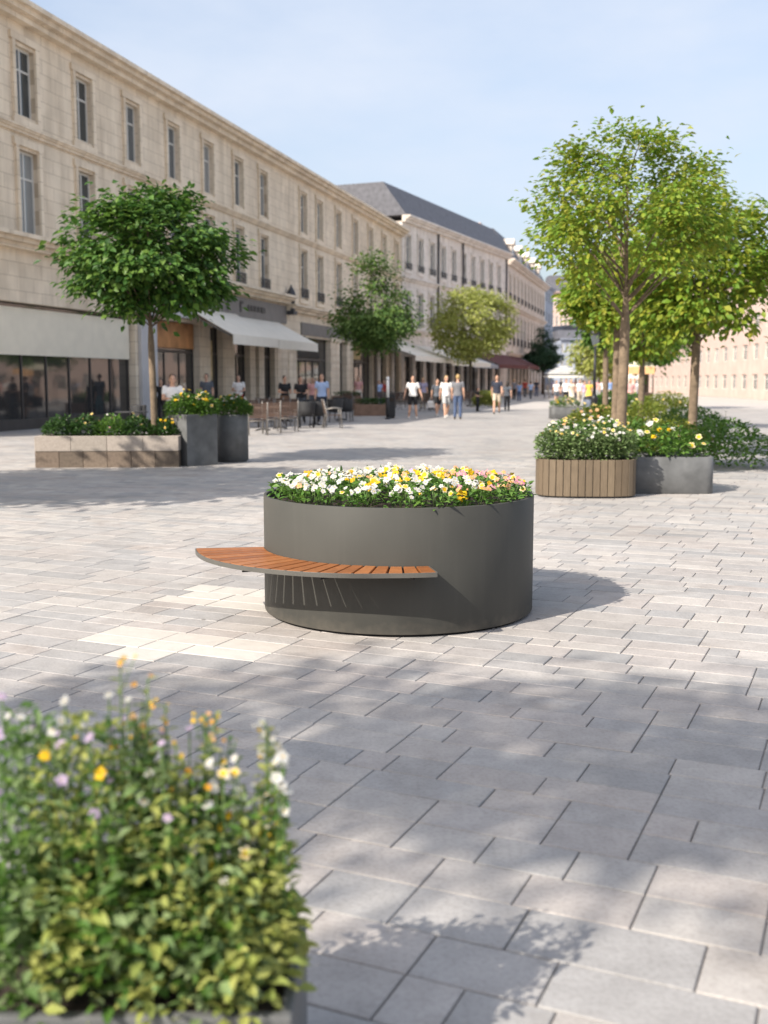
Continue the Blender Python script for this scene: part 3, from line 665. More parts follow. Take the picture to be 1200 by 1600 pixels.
def wood_planter():
    c = G(918, 779); y0 = c.y; a = AT(840, 740, y0 + .3); b = AT(994, 740, y0 + .3); cx = (a.x + b.x)/2; hw = (b.x - a.x)/2; hd = .42; H = AT(918, 719, y0).z
    root = empty('slatted_planter', (cx, y0 + hd, 0), R(-3), 'oval planter clad in upright weathered wood slats on the right', 'planter')
    # outline: superellipse
    def out(t, k=0.0, e=3.2):
        ct, st = math.cos(t), math.sin(t)
        return ((hw-k)*math.copysign(abs(ct)**(2/e), ct), (hd-k)*math.copysign(abs(st)**(2/e), st))
    pts = [out(2*math.pi*i/720) for i in range(720)]
    per = [0]
    for i in range(720):
        p, q = pts[i], pts[(i+1) % 720]; per.append(per[-1] + math.hypot(q[0]-p[0], q[1]-p[1]))
    n = 38; mb = MB()
    import bisect
    def at(s):
        s %= per[-1]; i = min(719, bisect.bisect_right(per, s) - 1); f = (s - per[i])/max(1e-9, per[i+1]-per[i]); p, q = pts[i], pts[(i+1) % 720]
        return Vector((p[0]+(q[0]-p[0])*f, p[1]+(q[1]-p[1])*f))
    w = per[-1]/n
    rnd = random.Random(3)
    for k in range(n):
        p, q = at(k*w + .005), at((k+1)*w - .005); d = (q-p).normalized(); nn = Vector((-d.y, d.x)); t = .022; jz = rnd.uniform(-.003,.003)
        vs = [p, q, q + nn*t, p + nn*t]
        mb.prism(vs, .025, H + jz)
    mb.build('cladding', M['larch'], root, bevel=.003)
    l = MB(); L_ = [out(2*math.pi*i/96, .026) for i in range(96)]
    l.prism(L_, .0, H - .05); l.build('liner', M['black'], root)
    s = MB(); s.prism([out(2*math.pi*i/96, .03) for i in range(96)], H - .049, H - .03); s.build('soil', M['soil'], root)
    # planting
    spec = [(-.46,-.08,'far left'), (-.16,-.16,'left of centre front'), (.14,-.16,'right of centre front'), (.44,-.08,'right end'), (-.3,.18,'back left'), (.02,.2,'back centre'), (.33,.2,'back right')]
    for i, (dx, dy, w_) in enumerate(spec):
        back = dy > 0
        plant('flowering_plant', 'sage bush dotted with cream flowers, %s of the wood slatted planter' % w_, 'plant', (cx + dx, y0 + hd + dy, H - .04), .24 if not back else .26, .25, .46 if not back else .56, 1300, .05, .034, M['leaf_pale'] if not back else M['leaf_green2'],
              [('white', 15), ('cream', 6)] if not back else [('white', 18), ('cream', 10), ('apricot', 2)], 'flowering bushes in the wood slatted planter', 340+i, sizes=(.02,.032), dome=.55)
wood_planter()
def low_pot(px, py, w, label, seed, h=.5, lm='leaf_bed', mix=(('white', 6), ('cream', 6), ('yellow', 3)), d=1.0, plabel=''):
    c = G(px, py); root = empty('trough_planter', (c.x, c.y + d/2, 0), 0, label, 'planter')
    mb = MB(); hw = w/2; hd = d/2; vs = []
    def rr(k, z):
        o = []
        for sx, sy, a0 in ((1,1,0),(-1,1,90),(-1,-1,180),(1,-1,270)):
            for j in range(5):
                a = R(a0 + j*22.5); o.append((sx*(hw-k-.12) + .12*math.cos(a), sy*(hd-k-.12) + .12*math.sin(a), z))
        return o
    mb.rings([rr(.01, 0), rr(0, .01), rr(0, h-.005), rr(.005, h), rr(.04, h), rr(.04, h-.1)], False); mb.build('pot', M['anthracite_dark'], root)
    s = MB(); s.prism([p[:2] for p in rr(.045, 0)], .1, h-.06); s.build('soil', M['soil'], root)
    plant('flowering_plant', plabel, 'plant', (c.x, c.y + d/2, h - .07), hw*.98, hd*.95, .5, 700, .1, .05, M[lm], list(mix), None, seed, sizes=(.04,.06))
low_pot(886, 655, 1.25, 'dark grey trough planter in the plaza before the group in white shirts', 360, plabel='mixed green and reddish plants in the distant grey trough')
low_pot(1050, 772, 1.2, 'dark grey trough planter just right of the wood slatted planter', 361, h=.52, plabel='green plants with white flowers in the trough beside the wood slatted planter')
# shrub beds on the right
def shrubs():
    spec = [(925,668,30,.75,.95,'leaf_yell','yellow green shrub with apricot flowers behind the wood slatted planter',[('apricot',12),('cream',10)]),
            (985,690,22,.8,.85,'leaf_bed','green shrub with cream flowers behind the stout trunk',[('cream',8),('white',6)]),
            (1050,690,21,.9,.85,'leaf_yell','bright yellow green shrub right of the stout trunk',[('cream',8),('white',6)]),
            (960,655,36,.9,.8,'leaf_yell','yellow green shrub in the middle of the right hand bed',[('cream',8),('apricot',6)]),
            (1010,655,33,1.1,.95,'leaf_yell','broad yellow green shrub beside the trunk at the right edge',[('cream',8)]),
            (1080,660,30,1.1,.9,'leaf_green2','fresh green shrub at the far right of the bed',[('white',8)]),
            (950,640,48,1.0,.9,'leaf_dark','dark green shrub at the foot of the fresh green tree',[('white',5)]),
            (985,640,52,1.3,1.0,'leaf_green2','low green shrub far back in the right hand bed',[('white',6)]),
            (1040,640,50,1.4,1.1,'leaf_yell','yellowish shrub far back at the right of the bed',[('cream',6)]),
            (957,632,66,1.3,1.0,'leaf_green2','small green shrub farthest away in the right hand bed',[('pink',5)]),
            (760,638,66,.8,1.0,'leaf_light','pale potted shrub on the terrace behind the man in grey',[]),
            (1130,690,20,1.0,.9,'leaf_bed','green shrub with white flowers at the right hand end of the bed',[('white',8)])]
    for i, (px, py, dep, r, h, lm, lab, mix) in enumerate(spec):
        p = AT(px, 620, dep); k = dep/25
        plant('shrub', lab, 'shrub', (p.x, dep, 0), r, r*.85, h, int(2200), .085*max(1, k**.6), .055*max(1, k**.6), M[lm], mix, 'shrubs in the right hand bed' if px > 900 else None, 380+i, sizes=(.035*max(1, k**.5), .05*max(1, k**.5)))
shrubs()

# ------------------------------------------------------------------ foreground flowers (out of focus)
def wild(loc, hgt, nst, spr, label, lm, tips, seed, group='leggy flowers in the near planter'):
    rnd = random.Random(seed); root = empty('wildflower', loc, 0, label, 'plant', group); mb = MB(); fl = []
    for k in range(nst):
        a = rnd.uniform(0, 6.28); r = spr*math.sqrt(rnd.random()); h = hgt*rnd.uniform(.62, 1.0)
        b = Vector((r*.5*math.cos(a), r*.5*math.sin(a), 0)); t = Vector((r*math.cos(a)*1.3 + rnd.gauss(0,.02), r*math.sin(a)*1.3, h)); m = b.lerp(t, .55) + Vector((rnd.gauss(0,.015), rnd.gauss(0,.015), 0))
        mb.tube([b, m, t], [.0035, .0028, .0016], 5, 1)
        nl = int(h/.0125)
        for j in range(nl):
            f = (j + rnd.random())/nl; p = b.lerp(m, f/.55) if f < .55 else m.lerp(t, (f-.55)/.45)
            an = j*2.4 + rnd.uniform(-.4,.4); s = (1.25 - .85*f)*rnd.uniform(.7,1.2)
            leaf_into(mb, p, Vector((math.cos(an), math.sin(an), .35)), Vector((0,0,1)), .055*s, .025*s)
        for j in range(3):
            off = Vector((rnd.gauss(0,.014), rnd.gauss(0,.014), rnd.uniform(-.05,.004)*j))
            mb.tube([t - Vector((0,0,.03*j+.012)), t + off], .001, 4, 1); fl.append(t + off)
    mb.build('foliage', [lm, M['stem']], root)
    for p in fl:
        kind, s = rnd.choice(tips)
        link('flower', rnd.choice(FL[kind]), root, p, rot_to(Vector((rnd.gauss(0,.5), -.6 + rnd.gauss(0,.4), .8)), rnd.uniform(0,6)), s*rnd.uniform(.8,1.25))
def foreground():
    y0 = 2.2; zt = .34
    root = empty('trough_planter', (-.80, y0, 0), 0, 'dark grey trough planter nearest the camera at the lower left', 'planter')
    mb = MB(); hw, hd = .62, .20; vs = [[(-x, -y, z), (x, -y, z), (x, y, z), (-x, y, z)] for x, y, z in ((hw,hd,0),(hw,hd,zt),(hw-.025,hd-.025,zt),(hw-.025,hd-.025,zt-.08))]
    mb.rings(vs, False, smooth=False); mb.build('pot', M['anthracite_dark'], root, bevel=.006)
    s = MB(); s.box(-hw+.026, hw-.026, -hd+.026, hd-.026, .1, zt-.03); s.build('soil', M['soil'], root)
    O = [('orange',.006),('apricot',.006),('yellow_plain',.005)]; Wt = [('white',.010),('white',.008),('yellow_plain',.005)]
    spec = [(212, 990, 'tallest leggy plant with rusty buds at the left of the near planter', 'leaf_pale', O, 2, .02), (234, 1062, 'leggy plant with orange buds just right of the tallest one', 'leaf_bed', O, 3, .03), (268, 1030, 'second tallest leggy plant with rust red buds', 'leaf_pale', O, 3, .035),
            (298, 1082, 'leggy plant with brownish buds right of the second tallest', 'leaf_light', O, 3, .03), (196, 1075, 'leafy stem with yellow buds left of the tallest one', 'leaf_bed', O, 3, .03), (327, 1112, 'upright dark leaved stem with an orange tip in the middle of the near planter', 'leaf_bed', O, 3, .02), (350, 1142, 'short leafy sprig right of the orange tipped stem', 'leaf_pale', Wt, 3, .03),
            (431, 1098, 'airy light green sprig with white flowers at the right end of the near planter', 'leaf_light', Wt, 2, .012), (418, 1140, 'yellowish sprig beside the airy white flowered one', 'leaf_light', Wt, 3, .025), (395, 1165, 'low yellow green sprig left of the yellowish one', 'leaf_yell', Wt, 3, .02)]
    for i, (px, py, lab, lm, tips, n, spr) in enumerate(spec):
        p = AT(px, py, y0 + .02*(i % 3)); wild((p.x, p.y, zt - .03), p.z - zt + .03, n, spr, lab, M[{'leaf_pale': 'leaf_light', 'leaf_bed': 'leaf_green2'}.get(lm, lm)], tips, 400+i)
    low = [(20,1085),(75,1095),(130,1100),(180,1112),(225,1135),(270,1165),(310,1195),(350,1230),(392,1258)]
    nm = ['mauve flowered','white flowered','yellow flowered','mauve and white flowered','lilac flowered','pale lilac flowered','white and orange flowered','cream flowered','white and yellow flowered']; ps = ['leftmost','second from the left','third from the left','fourth from the left','in the middle','fourth from the right','third from the right','second from the right','rightmost']
    mixes = [[('mauve',9)],[('white',6),('mauve',2)],[('yellow_plain',5),('white',3)],[('mauve',3),('white',5)],[('mauve',5),('white',3)],[('mauve',4),('white',4)],[('orange',2),('white',5)],[('cream',5),('white',3)],[('white',5),('yellow_plain',4)]]
    for i, (px, py) in enumerate(low):
        p = AT(px, py, y0)
        plant('bedding_plant', '%s clump low in the near planter, %s' % (nm[i], ps[i]), 'plant', (p.x, y0 - .02, zt - .03), .085, .15, p.z - zt + .02, 460 - 25*i, .034, .015, [M['leaf_green2'], M['leaf_pale'], M['leaf_light']][i % 3], mixes[i], 'low bedding in the near planter', 420+i, sizes=(.008,.014), dome=.45, skirt=380)
    p = AT(434, 1187, y0)
    plant('bedding_plant', 'cluster of large white blooms at the right end of the near planter', 'plant', (p.x, y0, zt - .03), .032, .04, p.z - zt + .03, 90, .034, .015, M['leaf_bed'], [('white', 10)], None, 440, sizes=(.012,.017), dome=.3)
foreground()

# ------------------------------------------------------------------ buildings
class Line:
    """a facade's ground line between two points; local x runs along it, local -y points at the street"""
    def __init__(s, A, Bp):
        s.A = Vector((A.x, A.y, 0)); d = Vector((Bp.x - A.x, Bp.y - A.y, 0)); s.len = d.length; s.u = d.normalized(); s.n = Vector((s.u.y, -s.u.x, 0)); s.rz = math.atan2(d.y, d.x)
    def at(s, px, p=0.0, py=560):
        r = ray(px, py); k = r.x / r.y; o = s.A + s.n*p
        return (o.x - k*o.y) / (k*s.u.y - s.u.x)
    def dep(s, px, p=0.0): return (s.A + s.n*p + s.u*s.at(px, p)).y
    def z(s, px, py, p=0.0): return AT(px, py, s.dep(px, p)).z
def wall_grid(mb, x0, x1, z0, z1, holes, ya=0.0, yb=.35, mi=0):
    """wall strip with rectangular holes of one common height"""
    if not holes: mb.box(x0, x1, ya, yb, z0, z1, mi); return
    hz0, hz1 = holes[0][2], holes[0][3]
    if hz0 > z0: mb.box(x0, x1, ya, yb, z0, hz0, mi)
    if hz1 < z1: mb.box(x0, x1, ya, yb, hz1, z1, mi)
    x = x0
    for a, b, _, _ in sorted(holes):
        if a > x: mb.box(x, a, ya, yb, hz0, hz1, mi)
        x = b
    if x < x1: mb.box(x, x1, ya, yb, hz0, hz1, mi)
WIN = {}
def window(parent, x, z0, z1, w, frame='frame', transom=.68, y=.16, surround=None, curtain=True):
    key = (round(w,2), round(z1-z0,2), frame, bool(surround), curtain); h = z1 - z0
    if key not in WIN:
        m = MB(); t = .075
        m.box(-w/2, -w/2+t, 0, .07, 0, h); m.box(w/2-t, w/2, 0, .07, 0, h); m.box(-w/2+t, w/2-t, 0, .07, 0, t); m.box(-w/2+t, w/2-t, 0, .07, h-t, h)
        m.box(-.035, .035, .004, .066, t, h-t); m.box(-w/2+t, -.035, .006, .064, h*transom-.03, h*transom+.03); m.box(.035, w/2-t, .006, .064, h*transom-.03, h*transom+.03)
        if surround:
            s = .16
            for a, b, c, d in ((-w/2-s, -w/2, -.12, h+.1), (w/2, w/2+s, -.12, h+.1), (-w/2-s-.08, w/2+s+.08, h+.1, h+.32), (-w/2-s-.06, w/2+s+.06, -.30, -.12)):
                m.box(a, b, -y-.09, -y+.01, c, d, 1)
        g = MB(); g.box(-w/2+t, w/2-t, .03, .045, t, h-t)
        c = MB(); c.box(-w/2+.02, w/2-.02, .15, .17, .02, h-.02, 0)
        WIN[key] = (m.mesh('window', [M[frame], M[surround or 'stone']]), g.mesh('pane', M['glass']), c.mesh('curtain', M['curtain']))
    a, b, c = WIN[key]
    o = link('window', a, parent, (x, y, z0)); link('pane', b, o, mats=[M[random.choice(['glass', 'glass', 'glass_pale', 'glass_deep'])]])
    return o
def railing(parent, x, z, w, h=.95, y=-.18):
    key = ('rail', round(w,2), round(h,2))
    if key not in WIN:
        m = MB(); m.box(-w/2, w/2, -.02, .02, h-.04, h); m.box(-w/2, w/2, -.015, .015, .06, .10)
        n = int(w/.12)
        for k in range(n+1): xx = -w/2 + w*k/n; m.box(xx-.011, xx+.011, -.011, .011, .0 if k in (0, n) else .10, h-.04)
        for e in (-1, 1): m.box(e*w/2-.015, e*w/2+.015, .02, .2, h-.035, h-.005)
        WIN[key] = m.mesh('railing', M['railing'])
    return link('railing', WIN[key], parent, (x, y, z))
def cornice(mb, x0, x1, z, d=.4, h=.4, y=0.0):
    mb.box(x0, x1, y - d*.45, y, z, z + h*.4); mb.box(x0, x1, y - d*.75, y, z + h*.4 + .001, z + h*.7); mb.box(x0, x1, y - d, y, z + h*.7 + .001, z + h)
def awning(parent, x0, x1, zw, zf, p, m='awning', val=.28, cat=None, y0=-.05):
    c = MB(); n = max(2, int((x1-x0)/.9)); k = 5; top = []; 
    for j in range(k+1):
        f = j/k; row = []
        for i in range(n*2+1):
            sag = -.03*math.sin(math.pi*f) + (.012 if i % 2 else 0)*math.sin(math.pi*f)
            row.append((x0 + (x1-x0)*i/(n*2), y0 - p*f, zw + (zf-zw)*f + sag))
        top.append(row)
    W = n*2+1; vs = [q for r in top for q in r]; nv = len(vs); vs += [(q[0], q[1], q[2]-.02) for q in vs[:nv]]
    fs = []
    for j in range(k):
        for i in range(W-1):
            a = j*W+i; fs.append((a, a+W, a+W+1, a+1)); fs.append((nv+a, nv+a+1, nv+a+W+1, nv+a+W))
    for j in range(k):
        a = j*W; fs.append((a, nv+a, nv+a+W, a+W)); a += W-1; fs.append((a, a+W, nv+a+W, nv+a))
    for i in range(W-1):
        a = k*W+i; fs.append((a, nv+a, nv+a+1, a+1)); fs.append((i, i+1, nv+i+1, nv+i))
    c.add(vs, fs); o = c.build('awning', M[m], parent)
    v = MB(); q = []; N = n*6
    for i in range(N):
        xa, xb = x0 + (x1-x0)*i/N, x0 + (x1-x0)*(i+1)/N; sc_ = .03*abs(math.sin(i*.9))
        v.box(xa, xb, y0-p-.016, y0-p-.001, zf-val+sc_*.4, zf+.01)
    v.build('valance', M[m], o)
    for xx in (x0+.03, x1-.03):
        a = MB(); a.tube([(xx, y0, zw-.28), (xx, y0-p*.97, zf-.06)], .03, 6); a.build('arm', M['chair_metal'], o)
    return o
def roof_mesh(x0, x1, z, d=9.0, h=2.6, ov=.35):
    m = MB(); m.add([(x0,-ov,z),(x1,-ov,z),(x1,1.6,z+h),(x0,1.6,z+h),(x1,d-1.6,z+h),(x0,d-1.6,z+h),(x1,d,z),(x0,d,z)], [(0,1,2,3),(3,2,4,5),(5,4,6,7),(0,3,5,7),(1,6,4,2),(0,7,6,1)]); return m
def shell(parent, x0, x1, z, m, d=9.0):
    b = MB(); b.box(x0, x0+.3, .351, d, 0, z); b.box(x1-.3, x1, .351, d, 0, z); b.box(x0+.301, x1-.301, d-.3, d, 0, z); b.box(x0+.301, x1-.301, .36, d-.301, z-.25, z)
    b.build('side_wall', M[m], parent)

# --- near building on the left: tan limestone, cafe at street level
L1 = Line(G(200, 660), G(627, 626.6))
def building_one():
    l = L1; xs, xe = l.at(-175), l.at(627) - .02
    root = empty('limestone_building', l.A, l.rz, 'tan limestone building with cafe, white awnings and tall windows along the left side', 'building')
    ZC = l.z(350, 454); sill = l.z(375, 443); head = sill + 2.6; Z2 = head + .6; sill2 = Z2 + .45; head2 = sill2 + 2.1; ZT = head2 + .7
    w = MB()
    wx = sorted([l.at(p) for p in (376, 414, 475, 500, 529)]); first = wx[0]; step = 3.6; xx = first - step
    while xx > xs + 1: wx.append(xx); xx -= step
    xx = wx[4] + 3.9
    while xx < xe - 1.2: wx.append(xx); xx += 3.9
    W = 1.15
    wall_grid(w, xs, xe, ZC + .42, Z2, [(x-W/2, x+W/2, sill, head) for x in wx])
    wall_grid(w, xs, xe, Z2 + .001, ZT, [(x-W/2, x+W/2, sill2, head2) for x in wx])
    # street level: piers and openings
    op = [(-40, 212), (243, 312), (329, 349), (366, 391), (399, 405), (413, 430), (464, 516), (531, 541), (552, 583), (592, 604), (615, 624)]
    holes = [(max(xs + .5, l.at(a)), l.at(b), .0, 4.05) for a, b in op]
    wall_grid(w, xs, xe, 0, ZC + .42, holes, 0, .55)
    w.build('wall', M['stone'], root)
    shell(root, xs, xe, ZT, 'stone', 10)
    for x in wx: window(root, x, sill, head, W, surround='stone'); window(root, x, sill2, head2, W, surround='stone')
    for x in wx[:5]: railing(root, x, sill - .02, 1.35, .55, -.1)
    c = MB(); split = l.at(447)
    cornice(c, xs, split, ZC - .05, .75, .42); cornice(c, split + .01, xe, ZC - .4, .6, .38); cornice(c, xs, xe, Z2 - .12, .2, .22); cornice(c, xs - .2, xe, ZT - .05, .7, .5)
    c.build('cornice', M['stone'], root)
    for a, b in ((220, 238), (316, 328), (350, 366), (432, 448), (450, 463), (516, 530), (541, 551)):
        xa, xb = l.at(a), l.at(b)
        if xb - xa < .3: continue
        z = .62; q = MB()
        q.box(xa - .05, xb + .05, -.1, -.003, 0, .58)
        while z < 3.9: q.box(xa + .02, xb - .02, -.045, -.003, z, z + .40); z += .425
        q.box(xa - .06, xb + .06, -.13, -.003, 3.94, 4.2)
        q.build('pier', M['stone'], root, bevel=.012)
    pg = MB(); 
    for a, b in ((216, 241),): pg.box(l.at(a), l.at(b), -.16, -.004, 0, 4.3)
    pg.build('pier', M['stone_grey'], root, bevel=.02)
    f = MB(); f.box(l.at(300), split - .1, -.10, -.002, 4.62, ZC - .14); fo = f.build('sign_band', M['fascia'], root)
    t = MB()                                                    # worn dark characters on the band
    y = -.108; z0, z1 = 4.86, ZC - .32
    for a, b, zz in ((353, 361, 0), (373, 378, 0), (385, 389, 1), (390, 394, 1), (395, 400, 1), (401, 405, 1), (406, 412, 1)):
        t = MB(); xa, xb = l.at(a), l.at(b)
        if zz == 0: t.prism([(xa, y-.03), (xa + .16, y-.03), (xa + .16, y), (xa, y)], z0, z1 - .1401); t.prism([(xa, y-.03), (xb, y-.03), (xb, y), (xa, y)], z1 - .14, z1)
        else: t.prism([(xa, y-.03), (xb, y-.03), (xb, y), (xa, y)], z0 + .12, z1 - .14)
        t.build('letter', M['black'], fo, bevel=.03)
    f2 = MB(); f2.box(l.at(470), l.at(548), -.08, -.002, 4.15, 4.85); f2.build('sign_band', M['fascia'], root)
    # lantern on the pier between the two shops
    xa = l.at(449); ln = MB(); zb = l.z(449, 486)
    ln.box(xa-.3, xa+.3, -.5, -.001, zb - .2, zb); ln.lathe([(.2,zb),(.2,zb+.1),(.1,zb+.2),(.22,zb+.5),(.26,zb+.8),(.2,zb+1.05),(.07,zb+1.25),(.02,zb+1.4)], 14, xa, -.26); ln.build('wall_lantern', M['railing'], root)
    for p in (459, 467):
        x = l.at(p); k = MB(); k.tube([(x, 0, 3.9), (x, -.35, 4.05), (x, -.4, 3.85)], .03, 6); k.lathe([(.05,3.25),(.17,3.4),(.2,3.75),(.05,3.9)], 12, x, -.4); k.build('wall_lantern', M['railing'], root)
    # shop fronts set back in the openings
    for i, (a, b, z0, z1) in enumerate(holes):
        wd = b - a
        fr = MB(); fr.box(a, a+.09, .30, .40, 0, z1); fr.box(b-.09, b, .30, .40, 0, z1); fr.box(a+.09, b-.09, .302, .398, 2.75, 2.87); fr.box(a+.09, b-.09, .302, .398, 0, .35)
        n = int(wd/1.5)
        for k in range(1, n+1): x = a + wd*k/(n+1); fr.box(x-.035, x+.035, .304, .396, .35, 2.75)
        o = fr.build('shop_front', M['frame_dark'], root)
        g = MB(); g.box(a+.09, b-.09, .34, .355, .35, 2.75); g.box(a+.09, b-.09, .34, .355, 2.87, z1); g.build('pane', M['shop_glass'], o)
    bl = MB(); a, b = l.at(246), l.at(309); bl.box(a, b, .18, .25, 2.95, 4.02); bl.build('window_blind', M['brown_blind'], root)
    wp = MB(); wp.box(l.at(-30), l.at(210), .20, .26, 2.4, 3.9); wp.build('window_blind', M['cream_canvas'], root)
    wp = MB(); wp.box(l.at(331), l.at(338), .2, .26, 1.6, 3.4); wp.build('display_panel', M['warm_panel'], root); wp = MB(); wp.box(l.at(554), l.at(568), .2, .26, 3.0, 4.0); wp.build('display_panel', M['warm_panel'], root)
    # white drainpipe columns
    for p in (587, 609):
        x = l.at(p); k = MB(); k.tube([(x, -.2, 0), (x, -.2, 4.0)], .16, 10); k.build('column', M['stone2'], root)
    rf = roof_mesh(xs - .3, xe, ZT + .46, 10, 1.3); rf.build('roof', M['slate'], root)
    # awnings: measured from their front corners
    p = 2.15; x0, x1, x2 = l.at(363, p), l.at(434, p), l.at(495, p)
    zw = l.z(298, 479); zf = l.z(363, 522, p)
    awning(root, x0, x1 - .05, zw, zf, p, val=.42); awning(root, x1 + .02, x2, zw - .1, zf - .03, p, val=.42)
    p = 4.1; x0 = l.at(648, p); awning(root, x0, xe - .05, l.z(552, 519), l.z(648, 555, p), p, val=.36)
    fa = MB(); fa.box(l.at(238), l.at(296), -.35, -.001, 4.2, 4.75); fa.build('fascia_box', M['stone_grey'], root)
    return root
building_one()
L2 = Line(G(627.5, 626.4), G(790, 619))
def building_two():
    l = L2; xs, xe = .0, l.len - .02
    root = empty('white_building', l.A, l.rz, 'long whitish building with rows of narrow windows in the middle of the street', 'building')
    ZC = l.z(661, 518); r1 = (l.z(661, 512), l.z(661, 461)); r2 = (l.z(661, 427), l.z(661, 427) + 2.6); ZT = l.z(789, 404)
    w = MB(); wx = []; x = 1.3
    while x < xe - 1: wx.append(x); x += 2.75
    W = 1.1
    wall_grid(w, xs, xe, ZC, r2[0] - .7, [(x-W/2, x+W/2, *r1) for x in wx]); wall_grid(w, xs, xe, r2[0] - .699, ZT, [(x-W/2, x+W/2, *r2) for x in wx])
    holes = []; x = .6
    while x < xe - 2: holes.append((x, x + 1.75, 0, 3.5)); x += 2.45
    wall_grid(w, xs, xe, 0, ZC - .001, holes, 0, .5); w.build('wall', M['stone2'], root); shell(root, xs, xe, ZT, 'stone2', 10)
    for x in wx: window(root, x, *r1, W, surround='stone2'); window(root, x, *r2, W, surround='stone2')
    for x in wx[::2]: railing(root, x, r1[0] - .02, 1.5, .9, -.12)
    for x in wx: railing(root, x, r2[0] - .02, 1.4, .5, -.10)
    c = MB(); cornice(c, xs, xe, ZC - .3, .5, .35); cornice(c, xs, xe, r2[0] - .95, .3, .3); cornice(c, xs, xe, ZT - .05, .7, .5); c.build('cornice', M['stone2'], root)
    for px in (682, 720, 788):
        k = MB(); x = l.at(px); k.tube([(x, -.14, ZC), (x, -.14, ZT - .1)], .09, 8); k.build('drainpipe', M['railing'], root)
    for i, (a, b, z0, z1) in enumerate(holes):
        fr = MB(); fr.box(a, a+.08, .28, .36, 0, z1); fr.box(b-.08, b, .28, .36, 0, z1); fr.box(a+.08, b-.08, .282, .358, 2.5, 2.6); o = fr.build('shop_front', M['frame_dark'], root)
        g = MB(); g.box(a+.08, b-.08, .31, .325, 0, 2.5); g.box(a+.08, b-.08, .31, .325, 2.6, z1); g.build('pane', M['shop_glass'], o)
    roof_mesh(xs, xe, ZT + .46, 10, 2.6).build('roof', M['slate'], root)
    p = 4.1; x1 = l.at(766, p); zf = l.z(766, 567, p); zw = zf + 1.35
    awning(root, .1, x1*.55, zw, zf, p, val=.36); awning(root, x1*.55 + .15, x1, zw - .1, zf - .04, p, val=.36)
    awning(root, x1 + .4, l.at(778, 2.4), 3.9, 3.0, 2.4, m='awning_grey', val=.3)
    awning(root, l.at(779, 2.4), xe - .2, 4.2, 3.1, 2.4, m='maroon', val=.35)
building_two()
L3 = Line(G(790.5, 618), G(849, 612.7))
def building_three():
    l = L3; xs, xe = .0, l.len
    root = empty('stately_building', l.A, l.rz, 'cream building with slate mansard and dormers beyond the white one', 'building')
    r1 = (l.z(800, 540), l.z(800, 494)); r2 = (l.z(800, 470), l.z(800, 432)); ZT = l.z(795, 414)
    w = MB(); n = 11; wx = [xs + (k + .6)*(xe - xs)/(n + .2) for k in range(n)]; W = 1.35
    zb = r1[0] - 1.0; zm = (r1[1] + r2[0])/2
    wall_grid(w, xs, xe, zb, zm, [(x-W/2, x+W/2, *r1) for x in wx]); wall_grid(w, xs, xe, zm + .001, ZT, [(x-W/2, x+W/2, *r2) for x in wx])
    holes = [(x - 1.0, x + 1.0, 0, 4.2) for x in wx]; wall_grid(w, xs, xe, 0, zb - .001, holes, 0, .5); w.build('wall', M['stone3'], root); shell(root, xs, xe, ZT, 'stone3', 10)
    for x in wx: window(root, x, *r1, W, surround='stone3'); window(root, x, *r2, W, surround='stone3'); railing(root, x, r2[0], 1.6, .7, -.1); railing(root, x, r1[0], 1.6, .9, -.1)
    c = MB(); cornice(c, xs, xe, zb - .2, .5, .4); cornice(c, xs, xe, zm - .2, .45, .4); cornice(c, xs, xe, ZT - .1, .8, .6); c.build('cornice', M['stone3'], root)
    for i, (a, b, z0, z1) in enumerate(holes):
        g = MB(); g.box(a, b, .28, .30, 0, z1); g.build('shop_front', M['shop_glass'], root)
    rf = roof_mesh(xs, xe, ZT + .5, 10, 3.2).build('roof', M['slate'], root)
    for x in wx[1::2]:
        d = MB(); d.box(x-.75, x+.75, .2, 2.2, ZT + .55, ZT + 2.5); d.add([(x-.95,0,ZT+2.5),(x+.95,0,ZT+2.5),(x,0,ZT+3.2),(x-.95,2.4,ZT+2.5),(x+.95,2.4,ZT+2.5),(x,2.4,ZT+3.2)], [(0,1,2),(5,4,3),(0,2,5,3),(1,4,5,2),(0,3,4,1)]); d.build('dormer', M['stone3'], rf)
        g = MB(); g.box(x-.45, x+.45, .17, .197, ZT + .8, ZT + 2.2); g.build('dormer_window', M['glass'], rf)
    for k in (6, 22):
        ch = MB(); ch.box(k, k+1.4, 4, 4.9, ZT + 2.5, ZT + 5.2); ch.build('chimney', M['pink_render'], rf)
    awning(root, .3, 9, 4.3, 3.2, 2.4, m='maroon', val=.35); awning(root, 10, 20, 4.3, 3.2, 2.2, m='awning_grey', val=.35)
building_three()
def far_block(name, label, px0, px1, ytop, dep, m, dep2=None, roofh=2.0, rows=4, cols=3, rm='slate'):
    a = AT(px0, 600, dep); b = AT(px1, 600, dep2 or dep); l = Line(Vector((a.x, a.y, 0)), Vector((b.x, b.y, 0)))
    z = AT((px0+px1)/2, ytop, (dep + (dep2 or dep))/2).z
    root = empty(name, l.A, l.rz, label, 'building'); w = MB(); rh = z/rows
    for r in range(rows):
        hs = [((k+.5)*l.len/cols - min(.8, l.len/cols*.26), (k+.5)*l.len/cols + min(.8, l.len/cols*.26), r*rh + rh*.3, r*rh + rh*.82) for k in range(cols)]
        wall_grid(w, 0, l.len, r*rh + .001, (r+1)*rh, hs, 0, .3)
        for h in hs: window(root, (h[0]+h[1])/2, h[2], h[3], h[1]-h[0], y=.1)
    w.build('wall', M[m], root); shell(root, 0, l.len, z - .01, m, 8)
    c = MB(); cornice(c, 0, l.len, z - .1, .5, .4); c.build('cornice', M[m], root)
    if roofh: roof_mesh(-.1, l.len + .1, z + .31, 8, roofh).build('roof', M[rm], root)
    return root
